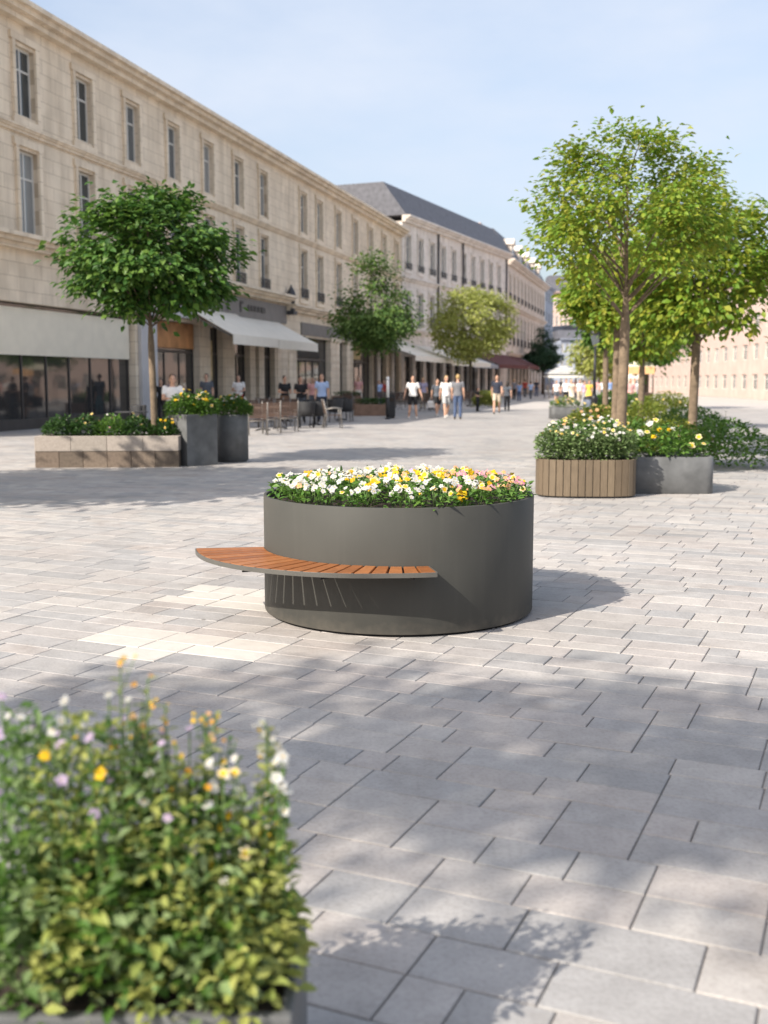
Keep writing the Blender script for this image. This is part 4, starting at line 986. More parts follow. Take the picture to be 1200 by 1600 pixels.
far_block('narrow_building', 'narrow pale bluish building beside the cream mansard building', 849.5, 862, 452, 182, 'blue_render', 194, 1.6, 5, 3)
far_block('pink_building', 'pinkish house with pitched roof closing the street behind the narrow one', 858, 893, 458, 214, 'pink_render', 214, 3.2, 5, 5)
far_block('cream_house', 'low sunlit cream house wall between the narrow building and the trees', 852, 872, 522, 200, 'cream_canvas', 196, 1.2, 3, 4)
far_block('blue_grey_building', 'blue grey building at the end of the street behind the striped canopy', 874, 912, 532, 176, 'blue_render', 176, 1.4, 3, 5)
far_block('distant_building', 'pale distant building glimpsed between the right hand tree trunks', 914, 1010, 520, 235, 'stone3', 215, 2.5, 5, 10)
far_block('right_building', 'pinkish sunlit building behind the trees on the right side of the plaza', 1006, 1330, 455, 150, 'pink_render', 72, 2.4, 4, 22)

# ------------------------------------------------------------------ street furniture
def make_cafe_chair():
    root = empty('cafe_chair')
    s = MB(); b = MB()
    for k in range(6): s.box(-.25, .25, -.24 + k*.08, -.24 + k*.08 + .068, .43, .45)
    for k in range(7): z = .50 + k*.062; y = .26 + (z-.45)*.22; b.box(-.25, .25, y, y+.02, z, z+.05)
    s.build('seat', M['chair_wood'], root); b.build('backrest', M['chair_wood'], root)
    for e in (-1, 1):
        x = .27*e
        for pts in ([(x,-.26,0),(x,-.22,.43),(x,-.20,.66)], [(x,.36,0),(x,.25,.44),(x,.375,.97)]):
            m = MB(); m.tube(pts, .017, 8); m.build('leg', M['chair_metal'], root)
        m = MB(); m.tube([(x,-.26,.665),(x,0,.68),(x,.29,.64)], .022, 8); m.build('armrest', M['chair_metal'], root)
    m = MB(); m.tube([(-.27,-.2,.415),(.27,-.2,.415)], .014, 6); m.tube([(-.27,.25,.415),(.27,.25,.415)], .014, 6); m.build('seat_rail', M['chair_metal'], root)
    return root
def make_rattan_chair():
    root = empty('rattan_chair'); s = MB(); s.box(-.25,.25,-.25,.25,.38,.46); s.build('seat', M['rattan'], root, bevel=.03)
    b = MB(); n = 12; ro = []; 
    for z, k in ((.40,.98),(.6,1.0),(.86,1.06),(.88,1.05)):
        ring = [(.29*k*math.cos(R(-25 + 230*i/n)), .06 + .27*k*math.sin(R(-25 + 230*i/n)), z) for i in range(n+1)]
        ring += [(.25*k*math.cos(R(-25 + 230*i/n)), .06 + .23*k*math.sin(R(-25 + 230*i/n)), z) for i in range(n, -1, -1)]
        ro.append(ring)
    b.rings(ro, True); b.build('backrest', M['rattan'], root)
    for x in (-.22,.22):
        for y in (-.21,.23): m = MB(); m.tube([(x*1.08,y*1.1,0),(x,y,.4)], .016, 6); m.build('leg', M['black'], root)
    return root
def make_table(top, r=.4):
    root = empty('cafe_table'); t = MB(); t.lathe([(r-.01,.715),(r,.72),(r,.738),(r-.01,.745)], 28); t.build('tabletop', M[top], root)
    m = MB(); m.tube([(0,0,.02),(0,0,.714)], .03, 10); m.build('column', M['black'], root)
    for k in range(4): a = R(45 + 90*k); f = MB(); f.tube([(0,0,.06),(.3*math.cos(a),.3*math.sin(a),.015)], .02, 6); f.build('foot', M['black'], root)
    return root
protos = {}
def put(kind, x, y, rz, label, cat, group=None):
    if kind not in protos:
        protos[kind] = o = {'cafe': make_cafe_chair, 'rattan': make_rattan_chair, 'wt': lambda: make_table('white_paint', .42), 'dt': lambda: make_table('rattan', .45), 'bt': lambda: make_table('chair_wood', .4)}[kind]()
    else: o = copy_tree(protos[kind])
    o.location = (x, y, 0); o.rotation_euler = (0, 0, rz); tag(o, label, cat, group); return o
def at_px(px, dep): p = AT(px, 620, dep); return p.x, p.y
g = 'brown slatted cafe chairs'
for px, dep, rz, lab in ((402, 32.0, 190, 'nearest brown slatted cafe chair, beside the tall round planter'), (424, 33.2, 185, 'second brown slatted cafe chair from the tall round planter'), (449, 34.2, 195, 'third brown slatted cafe chair, next to the dark rattan set'),
                         (416, 37.2, 10, 'brown slatted cafe chair behind the front row, on the left'), (438, 38.2, -8, 'brown slatted cafe chair behind the front row, on the right'), (396, 37.0, 20, 'brown slatted cafe chair half hidden by the tall round planter'), (456, 39.5, 12, 'brown slatted cafe chair behind the front row, next to the black set'), (410, 41.5, 185, 'brown slatted cafe chair in the back row by the cafe piers, left'), (434, 42.0, 178, 'brown slatted cafe chair in the back row by the cafe piers, right')):
    x, y = at_px(px, dep); put('cafe', x, y, R(rz), lab, 'chair', g)
for px, dep, lab in ((410, 34.9, 'brown cafe table behind the nearest slatted chair'), (437, 36.2, 'brown cafe table behind the third slatted chair')):
    x, y = at_px(px, dep); put('bt', x, y, 0, lab, 'table', 'brown cafe tables')
for px, dep, rz, lab in ((479, 37.0, 180, 'dark rattan chair on the left of the black cafe set'), (497, 37.4, 172, 'dark rattan chair in the middle of the black cafe set'), (486, 40.6, 5, 'dark rattan chair on the far side of the black cafe set')):
    x, y = at_px(px, dep); put('rattan', x, y, R(rz), lab, 'chair', 'dark rattan chairs')
for px, dep, rz, lab in ((524, 42.0, 182, 'dark rattan chair before the second black table, left'), (540, 42.6, 170, 'dark rattan chair before the second black table, right'), (532, 45.6, 0, 'dark rattan chair behind the second black table'), (466, 42.0, 95, 'dark rattan chair turned sideways left of the black cafe set')):
    x, y = at_px(px, dep); put('rattan', x, y, R(rz), lab, 'chair', 'dark rattan chairs')
x, y = at_px(533, 44.0); put('dt', x, y, 0, 'second black cafe table, right of the sideways slatted chair', 'table')
x, y = at_px(492, 39.0); put('dt', x, y, 0, 'round black cafe table among the dark rattan chairs', 'table')
x, y = at_px(521, 36.6); put('cafe', x, y, R(100), 'slatted cafe chair turned sideways at the right of the black cafe set', 'chair', g)
x, y = at_px(283, 34.0); put('wt', x, y, 0, 'white topped table before the seated man in white', 'table')
x, y = at_px(205, 30.0); put('dt', x, y, 0, 'dark cafe table behind the low stone planter at the left', 'table')
x, y = at_px(222, 31.5); put('rattan', x, y, R(90), 'dark chair beside the table behind the low stone planter', 'chair', 'dark rattan chairs')
terr = [(545,60,170),(556,61.5,185),(618,63,180),(626,64,175),(664,57,185),(672,58,178),(682,59,190),(668,62,5),(678,63,-6),(728,66,180),(738,67,174),(734,71,4),(752,70,182),(606,66,0),(594,68,8),(760,74,178),(770,77,182),(632,60,200)]
words = ['first','second','third','fourth','fifth','sixth','seventh','eighth','ninth','tenth','eleventh','twelfth','thirteenth','fourteenth','fifteenth','sixteenth','seventeenth','eighteenth']
for i, (px, dep, rz) in enumerate(sorted(terr)):
    x, y = at_px(px, dep); put('cafe', x, y, R(rz), 'brown terrace chair under the long cream awning, %s from the left' % words[i], 'chair', 'terrace chairs under the long awning')
for i, (px, dep) in enumerate(((674, 60.5), (734, 69), (612, 65), (551, 63.5))):
    x, y = at_px(px, dep); put('bt', x, y, 0, 'terrace table under the long awning, ' + ['behind the man in white shirt', 'behind the man in grey', 'behind the black litter bin', 'left of the pyramid tree'][i], 'table', 'terrace tables under the long awning')
def tree_box():
    c = G(582, 650); root = empty('brown_planter', (c.x, c.y + .7, 0), R(4), 'low brown box planter at the foot of the pyramid shaped tree', 'planter')
    m = MB(); hw, hd, z = .85, .6, .52
    m.rings([[(-x,-y,q),(x,-y,q),(x,y,q),(-x,y,q)] for x, y, q in ((hw,hd,0),(hw,hd,z),(hw-.05,hd-.05,z),(hw-.05,hd-.05,z-.1))], False, smooth=False); m.build('box', M['terracotta'], root, bevel=.01)
    s = MB(); s.box(-hw+.052, hw-.052, -hd+.052, hd-.052, .1, z-.05); s.build('soil', M['soil'], root)
    plant('hedge_plant', 'clipped low hedge growing in the brown box planter', 'plant', (c.x, c.y + .7, z - .08), .76, .55, .33, 600, .1, .06, M['leaf_dark'], [], None, 500, dome=.2)
    c = G(541, 640); root = empty('brown_planter', (c.x, c.y + .4, 0), R(8), 'brown hedge trough left of the box planter, by the cafe wall', 'planter')
    m = MB(); hw, hd, z = .8, .35, .75
    m.rings([[(-x,-y,q),(x,-y,q),(x,y,q),(-x,y,q)] for x, y, q in ((hw,hd,0),(hw,hd,z),(hw-.05,hd-.05,z),(hw-.05,hd-.05,z-.1))], False, smooth=False); m.build('box', M['terracotta'], root, bevel=.01)
    s = MB(); s.box(-hw+.052, hw-.052, -hd+.052, hd-.052, .1, z-.05); s.build('soil', M['soil'], root)
    plant('hedge_plant', 'low dark plant in the brown hedge trough by the cafe wall', 'plant', (c.x, c.y + .4, z - .08), .7, .3, .3, 400, .1, .06, M['leaf_dark'], [], None, 501, dome=.2)
tree_box()
def litter_bin():
    c = G(610, 654); root = empty('litter_bin', (c.x, c.y + .25, 0), R(5), 'black upright litter bin with a flat lid before the cafe terrace', 'litter bin')
    m = MB(); m.box(-.19,.19,-.19,.19,.06,.98); m.build('body', M['black'], root, bevel=.02)
    m = MB(); m.box(-.16,.16,-.16,.16,0,.06); m.build('plinth', M['frame_dark'], root)
    m = MB(); m.box(-.205,.205,-.205,.205,1.0,1.06); m.box(-.15,.15,-.15,.15,.975,1.0); m.build('lid', M['frame_dark'], root, bevel=.01)
    m = MB(); m.box(-.13,.13,-.196,-.19,.72,.86); m.build('opening', M['soil'], root)
    c2 = G(606, 655); root = empty('bollard_post', (c2.x, c2.y, 0), 0, 'slim white topped post standing in front of the black litter bin', 'post')
    m = MB(); m.tube([(0,0,.9),(0,0,1.62)], .06, 12); m.lathe([(.07,1.62),(.08,1.66),(.04,1.74),(.01,1.76)], 12); m.build('shaft', M['white_paint'], root)
    m = MB(); m.tube([(0,0,0),(0,0,.9)], .055, 12); m.lathe([(.12,0),(.12,.05),(.06,.09)], 12); m.build('base', M['black'], root)
litter_bin()
def lamp_post():
    c = AT(928, 636, 42.0); root = empty('lamp_post', (c.x, c.y, 0), 0, 'black lamp post with a thick fluted base on the right of the plaza', 'street lamp')
    m = MB(); m.lathe([(.19,0),(.19,.12),(.13,.2),(.13,.85),(.16,.9),(.11,.98),(.07,1.1)], 14); m.build('base', M['black'], root)
    m = MB(); m.tube([(0,0,1.0),(0,0,2.9)], [.065,.045], 10); m.build('pole', M['black'], root)
    m = MB(); m.lathe([(.06,2.86),(.11,2.95),(.20,3.3),(.22,3.34)], 6, smooth=False); m.build('lantern', M['glass'], root)
    m = MB(); m.lathe([(.25,3.34),(.26,3.38),(.12,3.55),(.03,3.6),(.02,3.72)], 12); m.build('cap', M['black'], root)
    bx = AT(921, 632, 44.0); root = empty('litter_bin', (bx.x, bx.y, 0), 0, 'blue grey drum bin standing beside the black lamp post', 'litter bin')
    m = MB(); m.lathe([(.24,.0),(.26,.05),(.27,.8),(.25,.84)], 20); m.build('body', mat('bin_blue_grey', (.10,.12,.17), .5), root)
    m = MB(); m.lathe([(.27,.85),(.27,.89),(.12,.97),(.02,.98)], 20); m.build('lid', M['black'], root)
lamp_post()
def canopy_tent():
    dep = 98; a = AT(857, 590, dep); b = AT(911, 590, dep); w = b.x - a.x; cx = (a.x+b.x)/2; ze = AT(884, 590, dep).z; zt = AT(884, 570, dep).z
    root = empty('market_canopy', (cx, dep + w/2, 0), 0, 'wide canopy striped white and dark grey at the end of the plaza', 'canopy')
    h = w/2; N = 8
    white = MB(); dark = MB()
    for side in range(4):
        Mx = Matrix.Rotation(R(90*side), 4, 'Z')
        for k in range(N):
            f0, f1 = k/N, (k+1)/N; r0, r1 = h*(1-f0*.97), h*(1-f1*.97); z0, z1 = ze + .35 + (zt-ze-.35)*f0, ze + .35 + (zt-ze-.35)*f1
            (dark if k % 2 else white).add([Mx @ Vector(p) for p in ((-r0,-r0,z0),(r0,-r0,z0),(r1,-r1,z1),(-r1,-r1,z1),(-r0,-r0,z0-.02),(r0,-r0,z0-.02),(r1,-r1,z1-.02),(-r1,-r1,z1-.02))], [(0,1,2,3),(7,6,5,4),(0,4,5,1),(2,6,7,3)])
        white.box(-h, h, -h-.012, -h, ze, ze+.2, 0, Mx); dark.box(-h, h, -h-.012, -h, ze+.201, ze+.36, 0, Mx)
    o = white.build('canopy_fabric', M['white_paint'], root); dark.build('canopy_stripe', M['slate'], o)
    for x in (-h+.1, h-.1):
        for y in (-h+.1, h-.1): m = MB(); m.tube([(x,y,0),(x,y,ze+.3)], .05, 8); m.build('post', M['chair_metal'], root)
    dep = 60; a = AT(976, 585, dep); b = AT(1022, 585, dep); w = b.x-a.x; cx = (a.x+b.x)/2; ze = AT(990, 583, dep).z; zt = AT(990, 562, dep).z
    root = empty('market_stall', (cx, dep + .9, 0), 0, 'market stall with cream roof and orange front behind the right hand trunk', 'stall'); h = w/2
    m = MB(); m.add([(-h,-1,ze+.35),(h,-1,ze+.35),(h,0,zt),(-h,0,zt),(h,1,ze+.35),(-h,1,ze+.35)], [(0,1,2,3),(3,2,4,5),(0,3,5),(1,4,2),(0,5,4,1)]); m.build('roof', M['cream_canvas'], root)
    m = MB(); m.box(-h,h,-1.01,-.995,ze-.05,ze+.345); m.build('valance', M['orange_canvas'], root)
    for x in (-h+.06, h-.06):
        for y in (-.95,.95): m = MB(); m.tube([(x,y,0),(x,y,ze+.34)], .04, 8); m.build('post', M['chair_wood'], root)
    m = MB(); m.box(-h+.1,h-.1,-.9,-.3,.0,.88); m.box(-h+.05,h-.05,-.95,-.25,.881,.93); m.build('counter', M['chair_wood'], root)
canopy_tent()

# ------------------------------------------------------------------ people
def J(**k): return k
BASE = dict(pel=(0,0,.95), che=(0,0,1.32), nk=(0,.01,1.47), hd=(0,-.015,1.645),
            shL=(-.185,0,1.425), elL=(-.235,.02,1.13), wrL=(-.245,-.06,.875), shR=(.185,0,1.425), elR=(.235,.02,1.13), wrR=(.245,-.06,.875),
            hpL=(-.09,0,.93), knL=(-.10,-.02,.51), anL=(-.11,.02,.085), hpR=(.09,0,.93), knR=(.10,-.02,.51), anR=(.11,.02,.085))
POSES = {
 'stand': {},
 'wide': dict(elL=(-.30,.03,1.16), wrL=(-.36,-.03,.90), elR=(.30,.03,1.16), wrR=(.37,-.03,.91), knL=(-.12,-.02,.51), anL=(-.16,.02,.085), knR=(.12,-.02,.51), anR=(.16,.02,.085)),
 'walk': dict(knL=(-.10,-.16,.53), anL=(-.10,-.25,.10), knR=(.10,.05,.50), anR=(.10,.30,.14), elL=(-.23,.12,1.15), wrL=(-.24,.14,.90), elR=(.23,-.06,1.14), wrR=(.23,-.24,.94)),
 'hold': dict(elL=(-.25,.0,1.14), wrL=(-.12,-.24,1.12), elR=(.25,.0,1.14), wrR=(.14,-.24,1.10)),
 'sit': dict(pel=(0,.0,.52), che=(0,.03,.92), nk=(0,.03,1.07), hd=(0,0,1.245), shL=(-.185,.03,1.025), elL=(-.25,-.08,.77), wrL=(-.16,-.33,.78), shR=(.185,.03,1.025), elR=(.25,-.08,.77), wrR=(.16,-.33,.78),
             hpL=(-.10,0,.50), knL=(-.13,-.42,.50), anL=(-.13,-.40,.085), hpR=(.10,0,.50), knR=(.13,-.42,.50), anR=(.13,-.40,.085)),
}
def ellipse(c, rx, ry, n=16): return [(c[0] + rx*math.cos(2*math.pi*k/n), c[1] + ry*math.sin(2*math.pi*k/n), c[2]) for k in range(n)]
def joints(p):
    d = dict(BASE); d.update(POSES[p]); return {k: Vector(v) for k, v in d.items()}
def torso(mb, j, g=0.0, lo=-.12, hi=1.0, fem=False):
    sp = j['nk'] - j['pel']; prof = [(-.14,.135,.10),(-.06,.172,.118),(.10,.165,.115),(.30,.142,.100),(.50,.155,.108),(.70,.185,.115),(.84,.195,.105),(.92,.16,.085),(.97,.085,.065),(1.02,.06,.058)]
    if fem: prof = [(-.14,.135,.105),(-.06,.178,.125),(.10,.165,.118),(.30,.125,.095),(.50,.140,.110),(.70,.160,.125),(.84,.168,.098),(.92,.14,.08),(.97,.075,.06),(1.02,.052,.052)]
    rs = [ellipse(j['pel'] + sp*t, rx + g, ry + g) for t, rx, ry in prof if lo <= t <= hi + .03]
    mb.rings(rs, True)
def limb(mb, a, b, r0, r1, n=10, ext=0.0, bulge=1.06):
    m = a.lerp(b, .35); mb.tube([a, m, b], [r0, (r0*.65 + r1*.35)*bulge, r1], n)
def voxel(mb, size, name, mats, smooth=2):
    me = mb.mesh('tmp', mats); o = bpy.data.objects.new('tmp', me); COL.objects.link(o)
    r = o.modifiers.new('r', 'REMESH'); r.mode = 'VOXEL'; r.voxel_size = size; r.use_smooth_shade = True
    s = o.modifiers.new('s', 'SMOOTH'); s.iterations = smooth; s.factor = .5
    dg = bpy.context.evaluated_depsgraph_get(); out = bpy.data.meshes.new_from_object(o.evaluated_get(dg)); out.name = name
    bpy.data.objects.remove(o); out.materials.clear()
    for m in mats: out.materials.append(m)
    out.polygons.foreach_set('use_smooth', [True]*len(out.polygons)); return out
PC = {}
def body_mesh(p, fem):
    if ('b', p, fem) in PC: return PC['b', p, fem]
    j = joints(p); mb = MB(); torso(mb, j, 0, -.2, 1.02, fem)
    mb.tube([j['nk'] - Vector((0,0,.05)), j['nk'] + Vector((0,-.005,.04)), j['hd'] - Vector((0,-.01,.07))], [.062,.053,.055], 12)
    h = j['hd']; mb.ell(h, (.074,.094,.118)); mb.ell(h + Vector((0,-.025,-.062)), (.056,.066,.055)); mb.ell(h + Vector((0,-.098,-.012)), (.014,.02,.024)); mb.ell(h + Vector((0,-.09,-.055)), (.024,.012,.011))
    for e in (-1,1): mb.ell(h + Vector((.075*e,.01,-.01)), (.010,.022,.033)); mb.ell(h + Vector((.03*e,-.082,.028)), (.02,.012,.008))
    for s, e in (('L',-1),('R',1)):
        mb.ell(j['sh'+s], (.062,.06,.062)); limb(mb, j['sh'+s], j['el'+s], .054, .038); limb(mb, j['el'+s], j['wr'+s], .040, .026); mb.ell(j['el'+s], (.039,.039,.039))
        fd = (j['wr'+s] - j['el'+s]).normalized(); side = Vector((0,-1,0)) - fd*Vector((0,-1,0)).dot(fd); side.normalize(); nrm = fd.cross(side)
        pc = j['wr'+s] + fd*.05; Mx = Matrix((side, nrm, fd)).transposed().to_4x4()
        mb.ell(pc, (.040,.019,.055), 12, 8, 0, Mx)
        cur = nrm * (1 if nrm.x*e < 0 else -1)
        for k, (o, ln) in enumerate(((-.030,.062),(-.010,.076),(.010,.082),(.029,.072))):
            b = pc + fd*.042 + side*o; m = b + fd*ln*.5 + cur*.008; t = m + fd*ln*.42 + cur*.024; mb.tube([b - fd*.015, b, m, t], [.0095,.0095,.0088,.007], 8)
        b = pc + side*.034 - fd*.02; mb.tube([b - side*.01, b + side*.02 + fd*.022 + cur*.006, b + side*.024 + fd*.055 + cur*.016], [.012,.0108,.008], 8)
        limb(mb, j['hp'+s], j['kn'+s], .088, .054); limb(mb, j['kn'+s], j['an'+s], .055, .036, bulge=1.22); mb.ell(j['kn'+s], (.054,.055,.055))
        a = j['an'+s]; mb.tube([a + Vector((0,.045,-.035)), a + Vector((0,-.03,-.04)), a + Vector((0,-.15,-.058))], [.038,.042,.022], 10); mb.ell(a + Vector((0,.01,-.03)), (.036,.05,.045))
    me = voxel(mb, .0075, 'body', [M['skin'], M['eye']], 1)
    # eyes as small dark lenses on the face
    bm = bmesh.new(); bm.from_mesh(me); 
    for f in bm.faces:
        c = f.calc_center_median() - h
        if c.y < -.06 and any((Vector((c.x - .030*e, 0, c.z - .012))).length < .0115 for e in (-1,1)): f.material_index = 1
    bm.to_mesh(me); bm.free(); PC['b', p, fem] = me; return me
def top_mesh(p, fem, long=False):
    k = ('t', p, fem, long)
    if k not in PC:
        j = joints(p); mb = MB(); torso(mb, j, .016, -.08, .95, fem)
        for s in 'LR':
            e = j['sh'+s].lerp(j['el'+s], .62); mb.ell(j['sh'+s], (.066,.066,.066)); limb(mb, j['sh'+s], e, .063, .056, 12)
            if long: limb(mb, e, j['el'+s], .062, .052); limb(mb, j['el'+s], j['wr'+s].lerp(j['el'+s], .06), .052, .04)
        PC[k] = voxel(mb, .011, 'top', [CL['white']], 2)
    return PC[k]
def bottom_mesh(p, fem, kind):
    k = ('p', p, fem, kind)
    if k not in PC:
        j = joints(p); mb = MB(); torso(mb, j, .012, -.2, .13, fem)
        if kind in ('skirt', 'dress'):
            c = (j['hpL'] + j['hpR'])/2; a = (j['knL'] + j['knR'])/2; w = .21 if kind == 'skirt' else .25
            mb.rings([ellipse(c + Vector((0,0,.06)), .19, .14), ellipse(c.lerp(a, .5), w*.98, w*.72), ellipse(c.lerp(a, 1.0), w*1.08, w*.85)])
        for s in 'LR':
            if kind == 'shorts': e = j['hp'+s].lerp(j['kn'+s], .86); mb.tube([j['hp'+s], j['hp'+s].lerp(e, .4), e], [.106,.098,.088], 12)
            elif kind == 'trousers': mb.tube([j['hp'+s], j['hp'+s].lerp(j['kn'+s], .4), j['kn'+s], j['an'+s] + Vector((0,0,.0))], [.104,.093,.071,.06], 12)
        PC[k] = voxel(mb, .011, {'skirt': 'skirt', 'dress': 'skirt'}.get(kind, kind), [CL['black']], 2)
    return PC[k]
def hair_mesh(p, kind):
    k = ('h', p, kind)
    if k not in PC:
        h = joints(p)['hd']; mb = MB(); mb.ell(h + Vector((0,.018,.022)), (.084,.096,.112), 14, 10)
        if kind == 'long': mb.tube([h + Vector((0,.05,.04)), h + Vector((0,.075,-.08)), h + Vector((0,.075,-.22))], [.08,.085,.05], 12); 
        if kind == 'bun': mb.ell(h + Vector((0,.10,.06)), (.045,.045,.045))
        me = voxel(mb, .010, 'hair', [M['hair_dark']], 2)
        bm = bmesh.new(); bm.from_mesh(me)                       # open the face
        kill = [f for f in bm.faces if (lambda c: c.y < -.035 and c.z < .055)(f.calc_center_median() - h) or (lambda c: kind == 'short' and c.z < -.045)(f.calc_center_median() - h)]
        bmesh.ops.delete(bm, geom=kill, context='FACES'); bm.to_mesh(me); bm.free(); PC[k] = me
    return PC[k]
def shoe_mesh(p):
    if ('s', p) not in PC:
        out = []
        for s in 'LR':
            mb = MB(); a = joints(p)['an'+s]; mb.tube([a + Vector((0,.05,-.04)), a + Vector((0,-.03,-.045)), a + Vector((0,-.155,-.058))], [.044,.048,.03], 12); mb.ell(a + Vector((0,.01,-.03)), (.043,.055,.05))
            out.append(voxel(mb, .011, 'shoe', [M['shoe']], 2))
        PC['s', p] = out
    return PC['s', p]
def person(px, feet, headtop, label, top, bottom, bkind='trousers', pose='stand', fem=False, hair='short', hairm='hair_dark', turn=0.0, skin='skin', shoe='shoe', dep=None, bag=None, long=False, group=None):
    c = G(px, feet) if dep is None else Vector((AT(px, 620, dep).x, dep, 0))
    full = 1.39 if pose == 'sit' else 1.765
    sc_ = (AT(px, headtop, c.y).z) / full if headtop else .97
    root = empty('person', c, R(turn), label, 'person', group); root.scale = (sc_,)*3
    link('body', body_mesh(pose, fem), root, mats=[M[skin], M['eye']])
    link('shirt' if not bkind == 'dress' else 'dress_top', top_mesh(pose, fem, long), root, mats=[CL[top]])
    link(bkind if bkind != 'dress' else 'skirt', bottom_mesh(pose, fem, bkind), root, mats=[CL[bottom]])
    for sm in shoe_mesh(pose): link('shoe', sm, root, mats=[M[shoe]])
    if hair: link('hair', hair_mesh(pose, hair), root, mats=[M[hairm]])
    if bag:
        w = root.matrix_basis @ joints(pose)['wrL']
        b = empty('bag', (w.x, w.y, 0), R(turn), '%s shopping bag carried by the woman in the dark top' % bag, 'bag'); m = MB(); z = w.z - .06
        m.rings([[(-.15,-.07,z-.42),(.15,-.07,z-.42),(.15,.07,z-.42),(-.15,.07,z-.42)],[(-.18,-.09,z-.2),(.18,-.09,z-.2),(.18,.09,z-.2),(-.18,.09,z-.2)],[(-.16,-.05,z-.1),(.16,-.05,z-.1),(.16,.05,z-.1),(-.16,.05,z-.1)]], smooth=False); m.build('pouch', CL[bag], b, bevel=.02)
        m = MB(); m.tube([(-.1,0,z-.1),(-.05,0,z+.02),(.05,0,z+.02),(.1,0,z-.1)], .01, 6); m.build('handle', CL[bag], b)
person(645, 654, 587, 'man in white t-shirt and black shorts standing before the terrace, arms loose', 'white', 'black', 'shorts', 'wide', hairm='hair_brown', shoe='shoe_w')
person(683, 650, 592, 'woman in dark top and shorts carrying a white bag, left of the pair of men', 'slate', 'black', 'shorts', 'walk', True, 'bun', 'hair_brown', bag='white', shoe='shoe_w', turn=15)
person(697, 653, 587, 'man in white t-shirt and grey shorts walking beside the man in jeans', 'white', 'lightgrey', 'shorts', 'walk', hairm='hair_blond', shoe='shoe_w', turn=10)
person(715, 655, 585, 'man in grey t-shirt and dark jeans, rightmost of the group before the terrace', 'grey', 'jeans', 'trousers', 'stand', hairm='hair_blond', turn=170)
person(746, 643, 605, 'person in dark clothes by the terrace between the two walking men', 'black', 'black', 'trousers', 'hold', True, 'long', 'hair_dark', turn=60)
person(776, 647, 586, 'man in navy t-shirt and beige shorts walking alone on the sunny paving', 'navy', 'beige', 'shorts', 'walk', hairm='hair_brown', turn=-10)
person(792, 643, 596, 'person in dark clothes just behind the man in beige shorts', 'slate', 'black', 'trousers', 'walk', True, 'long', 'hair_dark', turn=175)
person(811, 627, 597, 'man in blue shirt and dark jeans in the shade far down the street', 'blue', 'jeans', 'trousers', 'stand', turn=180)
person(829, 624, 596, 'person in light blue top walking away far down the street', 'lightblue', 'slate', 'trousers', 'walk', turn=185)
person(848, 614, 597, 'distant person in pink top beside the dark conical tree', 'pink', 'beige', 'shorts', 'stand', True, 'long', 'hair_brown')
person(855, 615, 599, 'distant person in pale pink top right of the conical tree', 'cream', 'beige', 'trousers', 'stand', True, 'short', 'hair_blond')
person(869, 631, 594, 'man in white t-shirt and dark shorts, left of the group coming up the plaza', 'white', 'slate', 'shorts', 'walk', hairm='hair_dark', shoe='shoe_w')
person(884, 634, 592, 'man in white t-shirt and black shorts in the middle of the approaching group', 'white', 'black', 'shorts', 'wide', hairm='hair_brown', shoe='shoe_w')
person(892, 632, 593, 'woman in cream dress close behind the man in black shorts', 'cream', 'cream', 'dress', 'walk', True, 'long', 'hair_blond', shoe='shoe_w')
person(905, 631, 593, 'man in white shirt and pale trousers at the right of the approaching group', 'white', 'beige', 'trousers', 'walk', hairm='hair_dark')
person(913, 632, 595, 'woman in lavender top next to the woman in yellow', 'lavender', 'lightgrey', 'trousers', 'stand', True, 'long', 'hair_brown')
person(920, 634, 594, 'woman in bright yellow dress beside the black lamp post', 'yellow', 'yellow', 'dress', 'walk', True, 'long', 'hair_brown', shoe='shoe_w')
person(985, None, None, 'person in pink top standing at the market stall on the right', 'pink', 'slate', 'trousers', 'stand', True, 'long', 'hair_dark', dep=57)
person(991, None, None, 'person in white top standing at the market stall on the right', 'white', 'navy', 'trousers', 'hold', dep=58)
person(445, None, 587, 'dark haired woman in dark dress by the stone piers behind the slatted chairs', 'black', 'brown', 'dress', 'hold', True, 'bun', 'hair_dark', dep=43, turn=30)
person(470, None, 588, 'man in black t-shirt behind the black cafe set', 'black', 'slate', 'trousers', 'hold', dep=43, turn=10)
person(503, None, 584, 'man in light blue shirt and dark trousers behind the black cafe set', 'lightblue', 'navy', 'trousers', 'stand', dep=42.5, hairm='hair_brown')
person(489, None, 590, 'person with pale top in the background between the black and the blue shirt', 'pink', 'slate', 'trousers', 'stand', True, 'long', 'hair_brown', dep=52)
person(270, None, 583, 'man in white shirt seated at the white topped table by the shop window', 'white', 'slate', 'trousers', 'sit', dep=35.2, hairm='hair_brown', turn=20)
x, y = at_px(270, 35.2); put('rattan', x, y + .02, R(20), 'dark chair under the seated man in white', 'chair', 'dark rattan chairs')
person(252, None, 592, 'person in dark clothes seen beside the trunk of the dense green tree', 'black', 'black', 'trousers', 'stand', True, 'long', 'hair_dark', dep=42)
person(323, None, 584, 'person in teal clothes standing by the cafe wall behind the tall planters', 'slate', 'teal', 'trousers', 'stand', dep=44)
person(373, None, 586, 'waiter in white shirt and red apron in the dark doorway', 'white', 'red', 'skirt', 'hold', dep=47)
person(560, None, 588, 'woman in pink top and cream skirt walking by the second shop', 'pink', 'cream', 'skirt', 'walk', True, 'long', 'hair_brown', dep=66)
person(592, None, 594, 'person in pale blue top on the terrace behind the pyramid tree', 'lightblue', 'jeans', 'trousers', 'stand', True, 'short', 'hair_brown', dep=70)
person(600, None, 593, 'person in red top on the terrace behind the pyramid tree', 'red', 'slate', 'trousers', 'stand', dep=71)
